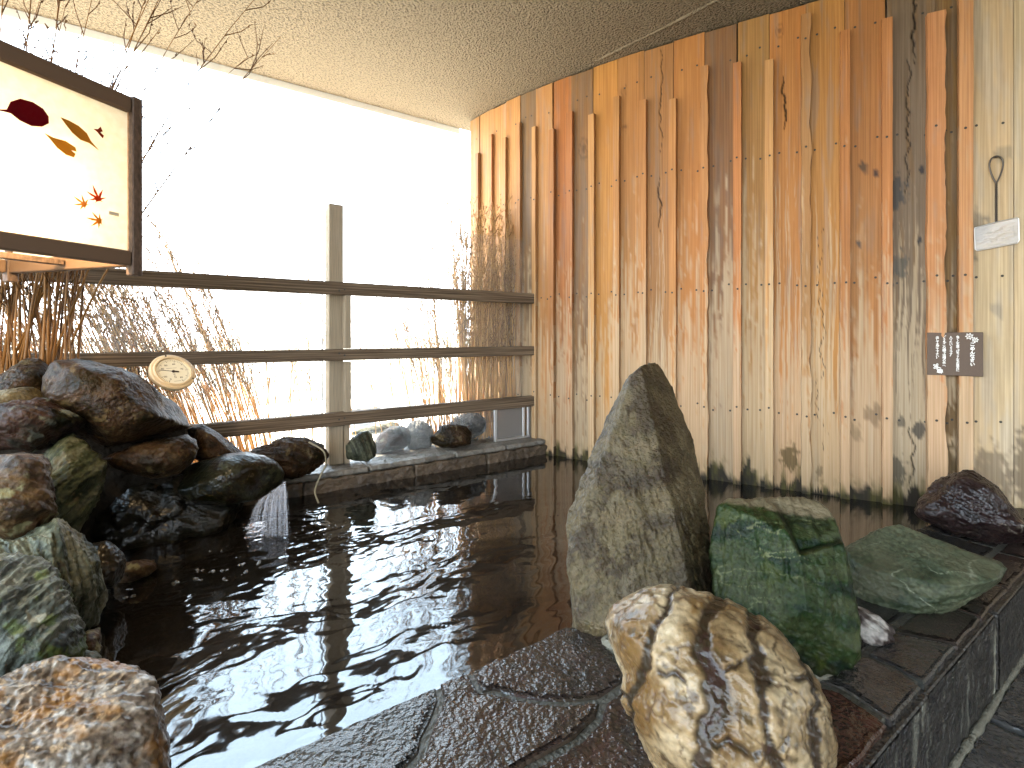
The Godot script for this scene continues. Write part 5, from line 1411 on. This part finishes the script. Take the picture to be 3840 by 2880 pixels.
func lantern() -> void:
	# local axes: x along the long side (towards the corner post at x = 0), z out of the paper
	var dirx := Vector3(0.8, 0, -0.6)
	var bs := Basis(dirx, Vector3.UP, dirx.cross(Vector3.UP))
	var o := base("paper_lantern", Vector3(-0.041, 1.254, -1.867), bs)
	tag(o, "large paper box lantern in a dark wooden frame with pressed autumn leaves", "lantern")
	M.paper = mat(srgb(0.86, 0.86, 0.83), 0.9, 0.2)
	var fib := noise_tex(0.02, 5, 61)
	M.paper.albedo_texture = tint_tex(fib, Color(0.95, 0.95, 0.93), Color(1, 1, 1))
	M.paper.uv1_scale = Vector3(3, 3, 3)
	M.paper.backlight_enabled = true
	M.paper.backlight = Color(1.0, 1.0, 1.0)
	M.leaf = painted(0.8, 0.2)
	M.leaf.backlight_enabled = true
	M.leaf.backlight = Color(1, 1, 1)
	var L := 0.95
	var D := 0.56
	var H := 0.49
	# frame: posts, top and bottom rails
	for q in [[0.0, 0.0], [-L, 0.0], [0.0, -D], [-L, -D]]:
		obj("corner_post", beam(Vector3(q[0] - 0.015, -0.028, q[1] - 0.015), Vector3(q[0] + 0.015, H + 0.005, q[1] + 0.015), 0.003), M.dark_wood, o)
	for y in [[0.0, 0.042], [H - 0.045, H]]:
		for z in [0.0, -D]:
			obj("rail", beam(Vector3(-L + 0.018, y[0], z - 0.016), Vector3(-0.018, y[1], z + 0.014), 0.003), M.lantern_rail, o)
		for x in [0.0, -L]:
			obj("rail", beam(Vector3(x - 0.014, y[0], -D + 0.018), Vector3(x + 0.014, y[1], -0.018), 0.003), M.lantern_rail, o)
	obj("paper_panel", beam(Vector3(-L + 0.018, 0.035, -0.004), Vector3(-0.018, H - 0.04, -0.003), 0), M.paper, o)
	obj("paper_panel", beam(Vector3(-L + 0.018, 0.035, -D + 0.003), Vector3(-0.018, H - 0.04, -D + 0.004), 0), M.paper, o)
	obj("paper_panel", beam(Vector3(-0.004, 0.035, -D + 0.018), Vector3(-0.003, H - 0.04, -0.018), 0), M.paper, o)
	obj("paper_panel", beam(Vector3(-L + 0.003, 0.035, -D + 0.018), Vector3(-L + 0.004, H - 0.04, -0.018), 0), M.paper, o)
	obj("top_board", beam(Vector3(-L, H - 0.012, -D), Vector3(0, H - 0.004, 0), 0), M.paper, o)
	obj("bulb_bracket", beam(Vector3(-L + 0.02, 0.012, -D / 2 - 0.012), Vector3(-0.02, 0.03, -D / 2 + 0.012), 0.002), M.dark_wood, o)
	var bb := MB.new()
	var prof := []
	for k in 13:
		var w := -PI / 2 + PI * k / 12
		prof.append(Vector2(cos(w) * 0.03, sin(w) * 0.03))
	bb.lathe(prof, 20)
	var glow := mat(srgb(1.0, 0.82, 0.5), 0.5)
	glow.emission_enabled = true
	glow.emission = Color(1.0, 0.80, 0.50)
	glow.emission_energy_multiplier = 2.0
	var bp := Vector3(-0.31, 0.14, -0.11)
	obj("bulb", bb.mesh(), glow, o, Transform3D(Basis(), bp))
	obj("bulb_holder", beam(Vector3(-0.325, 0.03, -D / 2 - 0.01), Vector3(-0.295, 0.112, -0.1), 0.004), M.steel, o)
	var lamp := OmniLight3D.new()
	lamp.name = "bulb_light"
	lamp.light_color = Color(1.0, 0.86, 0.66)
	lamp.light_energy = 0.065
	lamp.light_size = 0.03
	lamp.omni_range = 8.0
	lamp.omni_attenuation = 2.0
	lamp.shadow_enabled = true
	o.add_child(lamp)
	lamp.position = bp
	# what it hangs from, outside the picture
	obj("hanger_post", beam(Vector3(-L - 0.10, -1.25, -0.3), Vector3(-L - 0.02, CEIL - 1.254, -0.22), 0.004), M.dark_wood, o)
	# pressed leaves: [x back from the corner, y], metres
	var oval := [-5.5, -1.2, -3.6, -0.6, -2.8, 1.2, -1.0, 2.4, 1.2, 2.4, 3.0, 1.6, 3.9, 0.2, 3.8, -1.3, 2.4, -2.4, 0.4, -2.8, -1.6, -2.2, -3.0, -1.2]
	var lance := [-5.0, 0.0, -3.2, 0.9, -0.8, 1.6, 1.6, 1.5, 3.4, 0.4, 6.2, -0.3, 3.4, -0.5, 1.4, -1.5, -1.0, -1.4, -3.2, -0.7]
	var torn := [-4.6, 0.9, -2.6, 0.9, 0.0, 1.6, 2.4, 1.2, 2.9, 0.2, 1.6, -0.1, 2.8, -0.5, 2.6, -1.6, 0.8, -1.9, -1.4, -1.2, -3.2, 0.1]
	var maple := []
	for k in 7:
		var w := -2.3 + k * 0.766
		var ln: float = [1.4, 2.4, 3.2, 3.8, 3.2, 2.4, 1.4][k]
		maple.append_array([sin(w - 0.2) * 0.8, cos(w - 0.2) * 0.8, sin(w - 0.16) * ln * 0.55, cos(w - 0.16) * ln * 0.55, sin(w) * ln, cos(w) * ln, sin(w + 0.16) * ln * 0.55, cos(w + 0.16) * ln * 0.55])
	var z := 0.0035
	leaf(oval, Color(.17, .008, .012), Vector3(-0.262, 0.345, z), 0.10, o, 1.15)
	leaf(lance, Color(.50, .24, .03), Vector3(-0.150, 0.338, z), -0.5, o, 0.95)
	leaf(torn, Color(.66, .34, .035), Vector3(-0.183, 0.288, z), -0.2, o, 1.0)
	leaf([-1.6, 0.3, -0.4, 0.7, 0.3, 1.7, 0.9, 0.5, 0.2, 0.0, 1.2, -0.6, 0.9, -1.5, 0.1, -0.9, -0.6, -0.2], Color(.24, .03, .015), Vector3(-0.098, 0.358, z), 0.0, o, 0.95)
	leaf(maple, Color(.62, .07, .015), Vector3(-0.102, 0.172, z), 0.35, o, 1.0)
	leaf(maple, Color(.70, .33, .06), Vector3(-0.136, 0.148, z), 1.0, o, 0.85)
	leaf(maple, Color(.70, .30, .03), Vector3(-0.098, 0.112, z), 1.5, o, 0.88)
	var slip := obj("paper_slip", beam(Vector3(-0.073, 0.136, z), Vector3(-0.046, 0.146, z + 0.0006), 0), mat(srgb(0.6, 0.5, 0.36), 0.9), o)
	for q in [["b", "y"]]:
		slip.set_meta("label", "small printed paper slip on the lantern paper")

func thermometer() -> void:
	var im := Image.create(512, 512, false, Image.FORMAT_RGB8)
	im.fill(Color(0.80, 0.78, 0.70))
	var ink := Color(0.12, 0.10, 0.09)
	var a0 := deg_to_rad(118.0)
	for k in 46:
		var w := a0 + deg_to_rad(304.0) * k / 45
		var big := k % 5 == 0
		var d := Vector2(cos(w), sin(w))
		stroke(im, PackedVector2Array([Vector2(256, 256) + d * (196 if big else 212), Vector2(256, 256) + d * 232]), 4.0 if big else 2.2, ink)
	for q in [["0", -0.30, 0.60], ["20", -0.56, 0.38], ["40", -0.60, -0.26], ["50", -0.34, -0.52], ["60", 0.16, -0.60], ["70", 0.56, -0.18], ["80", 0.38, 0.50]]:
		var tx: String = q[0]
		for k in tx.length():
			glyph(im, tx[k], 256 + q[1] * 250 + (k - (tx.length() - 1) / 2.0) * 24, 256 + q[2] * 250, 34, 2.6, ink)
	glyph(im, "C", 262, 318, 40, 3.2, ink)
	stroke(im, PackedVector2Array([Vector2(248, 352), Vector2(275, 352), Vector2(275, 385), Vector2(248, 385), Vector2(248, 352), Vector2(275, 385)]), 2.2, Color(0.35, 0.33, 0.3))
	stroke(im, PackedVector2Array([Vector2(165, 190), Vector2(250, 186)]), 3.0, Color(0.35, 0.33, 0.3))
	stroke(im, PackedVector2Array([Vector2(262, 186), Vector2(320, 184)]), 3.0, Color(0.35, 0.33, 0.3))
	stroke(im, PackedVector2Array([Vector2(226, 452), Vector2(330, 446)]), 3.0, Color(0.4, 0.38, 0.35))
	var dm := mat(Color.WHITE, 0.5)
	dm.albedo_texture = ImageTexture.create_from_image(im)
	var z := Vector3(0.3, 0.62, 0.8).normalized()
	var x := Vector3.UP.cross(z).normalized()
	var o := base("dial_thermometer", Vector3(0.075, 0.898, -2.58), Basis(x, z.cross(x), z))
	tag(o, "round dial thermometer with a cream rim above the big brown boulder", "thermometer")
	var rimm := mat(srgb(0.48, 0.36, 0.21), 0.45)
	var up := Transform3D(Basis(Vector3.RIGHT, PI / 2))
	var R := 0.086
	var b := MB.new()
	b.lathe([Vector2(0, -0.03), Vector2(R * 0.8, -0.03), Vector2(R * 0.96, -0.022), Vector2(R, -0.012), Vector2(R, 0.0), Vector2(R * 0.95, 0.004), Vector2(R * 0.87, 0.005), Vector2(R * 0.82, 0.009), Vector2(R * 0.76, 0.009), Vector2(R * 0.735, 0.004), Vector2(R * 0.73, 0.0005)], 56, up)
	obj("case", b.mesh(), rimm, o)
	var f := MB.new()
	var rd := R * 0.735
	for k in 48:
		var w0 := TAU * k / 48
		var w1 := TAU * (k + 1) / 48
		f.tri(Vector3(0, 0, 0.001), Vector3(cos(w0), sin(w0), 0) * rd + Vector3(0, 0, 0.001), Vector3(cos(w1), sin(w1), 0) * rd + Vector3(0, 0, 0.001), Vector3.BACK)
	for k in f.uv.size():
		f.uv[k] = Vector2(0.5 + f.v[k].x / rd * 0.5, 0.5 - f.v[k].y / rd * 0.5)
	obj("dial", f.mesh(), dm, o)
	var nd := MB.new()
	nd.box(Vector3(-R * 0.60, -0.0011, 0.003), Vector3(0.003, 0.0011, 0.0038), 0)
	nd.box(Vector3(0.003, -0.0035, 0.003), Vector3(R * 0.24, 0.0035, 0.0038), 0)
	nd.lathe([Vector2(0.006, 0.0012), Vector2(0.006, 0.0046), Vector2(0, 0.0052)], 14, up)
	obj("needle", nd.mesh(), mat(srgb(0.03, 0.02, 0.018), 0.4), o, Transform3D(Basis(Vector3.BACK, -0.19), Vector3.ZERO))
	for q in [Vector3(-0.012, R * 0.90, 0.0048), Vector3(R * 0.75, -R * 0.5, 0.0048)]:
		var h := MB.new()
		h.lathe([Vector2(0.0038, 0), Vector2(0.0038, 0.0012), Vector2(0, 0.0012)], 10, up)
		obj("rim_screw", h.mesh(), M.screw, o, Transform3D(Basis(), q))

func sign_board() -> void:
	var im := Image.create(768, 768, false, Image.FORMAT_RGB8)
	for y in 768:
		for x in 768:
			var n := 1.0 + 0.22 * fbm.get_noise_2d(x * 0.9, y * 0.02) + 0.12 * fine.get_noise_2d(x * 0.5, y * 0.5)
			im.set_pixel(x, y, Color(0.34 * n, 0.265 * n, 0.205 * n))
	var white := Color(0.96, 0.95, 0.92)
	var cols := [["ごめんなさい", 0.817, 0.267, 0.0925, 0.092, 5.2], ["虫くんも葉っぱちゃんもお風呂に", 0.553, 0.10, 0.0552, 0.066, 3.0], ["入りたいようです。", 0.43, 0.108, 0.0565, 0.064, 3.0], ["どうぞこの網で浴槽の外へ", 0.305, 0.10, 0.0610, 0.068, 3.0], ["出してあげて下さい。", 0.18, 0.11, 0.0565, 0.066, 3.0]]
	for c in cols:
		var tx: String = c[0]
		for k in tx.length():
			glyph(im, tx[k], c[1] * 768, (c[2] + c[3] * k) * 768, c[4] * 768, c[5], white)
	for q in [[0.763, 0.085, 0.075, 0.2], [0.866, 0.167, 0.060, -0.3]]:  # maple leaves drawn in outline
		var p := PackedVector2Array()
		for k in 15:
			var w: float = -PI / 2 + q[3] + TAU * k / 14.0
			p.append(Vector2(q[0], q[1]) * 768 + Vector2(cos(w), sin(w)) * q[2] * 768 * (1.0 if k % 2 == 0 else 0.55))
		stroke(im, p, 3.4, white)
		for k in range(0, 14, 2):
			stroke(im, PackedVector2Array([Vector2(q[0], q[1]) * 768, Vector2(q[0], q[1]) * 768 + (p[k] - Vector2(q[0], q[1]) * 768) * 0.7]), 2.0, white)
	# dragonfly and ladybird
	var dc := Vector2(0.165, 0.80) * 768
	stroke(im, PackedVector2Array([dc, dc + Vector2(62, 30)]), 6.0, white)
	for w in [-2.5, -1.3, 1.4, 2.4]:
		var d := Vector2(cos(w), sin(w))
		var nn := Vector2(-d.y, d.x)
		stroke(im, PackedVector2Array([dc, dc + d * 26 + nn * 13, dc + d * 50 + nn * 6, dc + d * 50 - nn * 8, dc + d * 24 - nn * 12, dc]), 4.2, white)
	var lc := Vector2(0.225, 0.905) * 768
	dot(im, lc.x, lc.y, 38, white)
	for q in [[-12, -8], [10, -14], [4, 12], [-18, 12]]:
		dot(im, lc.x + q[0], lc.y + q[1], 6, Color(0.34, 0.265, 0.205))
	for q in [[38, 18], [24, 36], [-34, 22], [36, -18]]:
		dot(im, lc.x + q[0], lc.y + q[1], 8, white)
	var m := mat(Color.WHITE, 0.6)
	m.albedo_texture = ImageTexture.create_from_image(im)
	# it lies on the two broad battens
	var p0 := Vector3(3.136, 0, -0.877)
	var p1 := Vector3(3.224, 0, -0.704)
	var x := (p1 - p0).normalized()
	var z := x.cross(Vector3.UP)
	var w := 0.208
	var o := base("notice_board", (p0 + p1) / 2.0 + z * 0.052 + Vector3(0.006, 0.858, 0.0), Basis(x, Vector3.UP, z))
	tag(o, "square brown notice board with white handwritten Japanese text on the plank wall", "sign")
	obj("board", beam(Vector3(-w / 2, 0, 0), Vector3(w / 2, w, 0.008), 0.002), mat(srgb(0.09, 0.058, 0.036), 0.6), o)
	var f := MB.new()
	var h := w / 2 - 0.002
	f.quad(Vector3(-h, 0.002, 0.0084), Vector3(h, 0.002, 0.0084), Vector3(h, w - 0.002, 0.0084), Vector3(-h, w - 0.002, 0.0084), Vector3.BACK)
	for k in f.uv.size():
		f.uv[k] = Vector2((f.v[k].x + h) / (2.0 * h), 1.0 - (f.v[k].y - 0.002) / (w - 0.004))
	obj("lettering", f.mesh(), m, o)

func skimmer() -> void:
	var p0 := Vector3(3.22, 0, -0.711)
	var p1 := Vector3(3.292, 0, -0.572)
	var x := (p1 - p0).normalized()
	var z := x.cross(Vector3.UP)
	var o := base("skimmer_net", Vector3(3.252, 1.58, -0.65) + z * 0.034, Basis(x, Vector3.UP, z))
	tag(o, "small rectangular skimmer net with twisted wire handle hung on the pale planks", "net")
	# loop and twisted handle of brown wire
	var b := MB.new()
	b.col = Color(1, 1, 1)
	var p := PackedVector3Array()
	var r := PackedFloat32Array()
	for k in 25:
		var t := float(k) / 24
		var w := TAU * t
		p.append(Vector3(sin(w) * 0.027 * (1.0 - 0.25 * cos(w)) * (0.35 + 0.65 * sin(PI * t)), 0.185 + 0.062 * (0.5 - 0.5 * cos(w)) * 2.0, 0.0))
		r.append(0.0036)
	b.tube(p, r, 8)
	obj("handle_loop", b.mesh(), M.steel, o)
	var h := MB.new()
	for ph in [0.0, PI]:
		p = PackedVector3Array()
		r = PackedFloat32Array()
		for k in 90:
			var t := float(k) / 89
			var w: float = t * 70.0 + ph
			p.append(Vector3(cos(w) * 0.0026, 0.187 * (1.0 - t), sin(w) * 0.0026))
			r.append(0.0026)
		h.tube(p, r, 6)
	obj("handle", h.mesh(), M.steel, o)
	# frame, slightly tipped, and the slack net
	var fr := MB.new()
	var q := [Vector3(-0.076, -0.018, 0), Vector3(0.0, 0.0, 0), Vector3(0.073, 0.014, 0), Vector3(0.078, 0.008, 0), Vector3(0.080, -0.09, 0), Vector3(0.073, -0.104, 0), Vector3(-0.068, -0.128, 0), Vector3(-0.076, -0.120, 0), Vector3(-0.078, -0.026, 0), Vector3(-0.076, -0.018, 0)]
	fr.tube(PackedVector3Array(q), PackedFloat32Array([0.002, 0.002, 0.002, 0.002, 0.002, 0.002, 0.002, 0.002, 0.002, 0.002]), 6)
	obj("frame", fr.mesh(), M.aluminium, o)
	var nm := StandardMaterial3D.new()
	nm.albedo_color = Color(0.95, 0.95, 0.95, 0.38)
	nm.transparency = BaseMaterial3D.TRANSPARENCY_ALPHA
	nm.roughness = 0.7
	nm.cull_mode = BaseMaterial3D.CULL_DISABLED
	var n := MB.new()
	var g := 26
	for a in g + 1:
		for e in g + 1:
			var u := float(e) / g
			var v := float(a) / g
			var top: Vector3 = Vector3(-0.076, -0.02, 0).lerp(Vector3(0.079, 0.012, 0), u)
			var bot: Vector3 = Vector3(-0.075, -0.126, 0).lerp(Vector3(0.079, -0.1, 0), u)
			var pt := top.lerp(bot, v)
			pt.z = 0.014 * sin(PI * u) * sin(PI * v) + 0.010 * fbm.get_noise_2d(u * 2.2 + v * 3.0, v * 4.0 - u * 1.5) * sin(PI * u) * sin(PI * v) * 2.0
			n.v.append(pt)
			n.n.append(Vector3.BACK)
			n.uv.append(Vector2(u, v))
			n.c.append(Color.WHITE)
	for a in g:
		for e in g:
			var k := a * (g + 1) + e
			n.i.append_array([k, k + 1, k + g + 1, k + 1, k + g + 2, k + g + 1])
			var nn := (n.v[k + 1] - n.v[k]).cross(n.v[k] - n.v[k + g + 1])
			n.n[k] = nn.normalized() if nn.z > 0 else -nn.normalized()
	obj("net", n.mesh(), nm, o)
	var pin := MB.new()
	pin.tube(PackedVector3Array([Vector3(0, 0.306, -0.03), Vector3(0, 0.306, 0.012)]), PackedFloat32Array([0.003, 0.003]), 8, true)
	obj("nail", pin.mesh(), M.steel, o)

func small_things() -> void:
	# the thin fall of water from the spout stone
	var rn := RandomNumberGenerator.new()
	rn.seed = 31
	var b := MB.new()
	var o := base("waterfall", Vector3(0.42, WATER, -2.4))
	for k in 220:
		var t := pow(rn.randf(), 1.4)
		var a := Vector3(0.492, 0.392, -2.468).lerp(Vector3(0.385, 0.325, -2.465), t) + Vector3(rn.randf_range(-.004, .004), 0, rn.randf_range(-.008, .008))
		var f := Vector3(0.47, WATER - 0.005, -2.31).lerp(Vector3(0.33, WATER - 0.005, -2.41), clampf(t + rn.randf_range(-0.1, 0.1), 0, 1)) + Vector3(rn.randf_range(-.012, .012), 0, rn.randf_range(-.012, .012))
		var p := PackedVector3Array()
		var r := PackedFloat32Array()
		var r0 := rn.randf_range(0.0002, 0.0006)
		for e in 7:
			var s := e / 6.0
			p.append(Vector3(lerpf(a.x, f.x, sqrt(s)), lerpf(a.y, f.y, s), lerpf(a.z, f.z, sqrt(s))) - o.position)
			r.append(r0 * (1.0 - 0.5 * s) + 0.0002)
		b.tube(p, r, 4)
	obj("falling_water", b.mesh(), M.falls, o)
	tag(o, "thin veil of water falling from the spout stone into the pool", "waterfall")
	# bubbles drifting from the fall
	var bub := MB.new()
	var spots := [0.219, -2.105, 0.217, -2.027, 0.272, -2.119, 0.273, -2.042, 0.321, -2.102, 0.137, -2.083, 0.148, -2.156, 0.072, -2.098, 0.172, -2.122, -0.060, -2.133, -0.059, -2.076]
	var prof := []
	for k in 6:
		prof.append(Vector2(cos(PI / 2 * k / 5), sin(PI / 2 * k / 5)))
	for k in range(0, spots.size(), 2):
		for e in 3:
			var s := rn.randf_range(0.003, 0.008)
			bub.lathe(prof, 10, Transform3D(Basis().scaled(Vector3(s, s * 0.8, s)), Vector3(spots[k] + rn.randf_range(-.012, .012), WATER - 0.001, spots[k + 1] + rn.randf_range(-.012, .012))))
	for k in 60:
		var w := rn.randf() * TAU
		var d := 0.05 + 0.25 * rn.randf()
		var s := rn.randf_range(0.0015, 0.005)
		bub.lathe(prof, 8, Transform3D(Basis().scaled(Vector3(s, s * 0.8, s)), Vector3(0.43 + cos(w) * d, WATER, -2.36 + absf(sin(w)) * d * 0.8)))
	var bo := stuff(obj("bubbles", bub.mesh(), M.glass_bubble))
	bo.set_meta("label", "small bubbles drifting on the dark water below the spout")
	bo.set_meta("category", "bubbles")
	# the thin hose over the rock by the post
	var c := MB.new()
	var cp := PackedVector3Array()
	var cr := PackedFloat32Array()
	var cv := Curve3D.new()
	for q in [Vector3(0.646, 0.514, -2.679), Vector3(0.699, 0.475, -2.617), Vector3(0.716, 0.405, -2.630), Vector3(0.696, 0.353, -2.644), Vector3(0.670, 0.297, -2.638), Vector3(0.661, 0.269, -2.620), Vector3(0.670, 0.228, -2.589)]:
		cv.add_point(q)
	for k in cv.point_count:
		var tn := (cv.get_point_position(mini(k + 1, cv.point_count - 1)) - cv.get_point_position(maxi(k - 1, 0))) / 6.0
		cv.set_point_in(k, -tn)
		cv.set_point_out(k, tn)
	for k in 40:
		cp.append(cv.sample_baked(cv.get_baked_length() * k / 39.0, true))
		cr.append(0.0042)
	c.tube(cp, cr, 8, true)
	tag(obj("hose", c.mesh(), mat(srgb(0.22, 0.19, 0.12), 0.5)), "thin tan sensor cord hanging from the layered rock into the water", "cord")
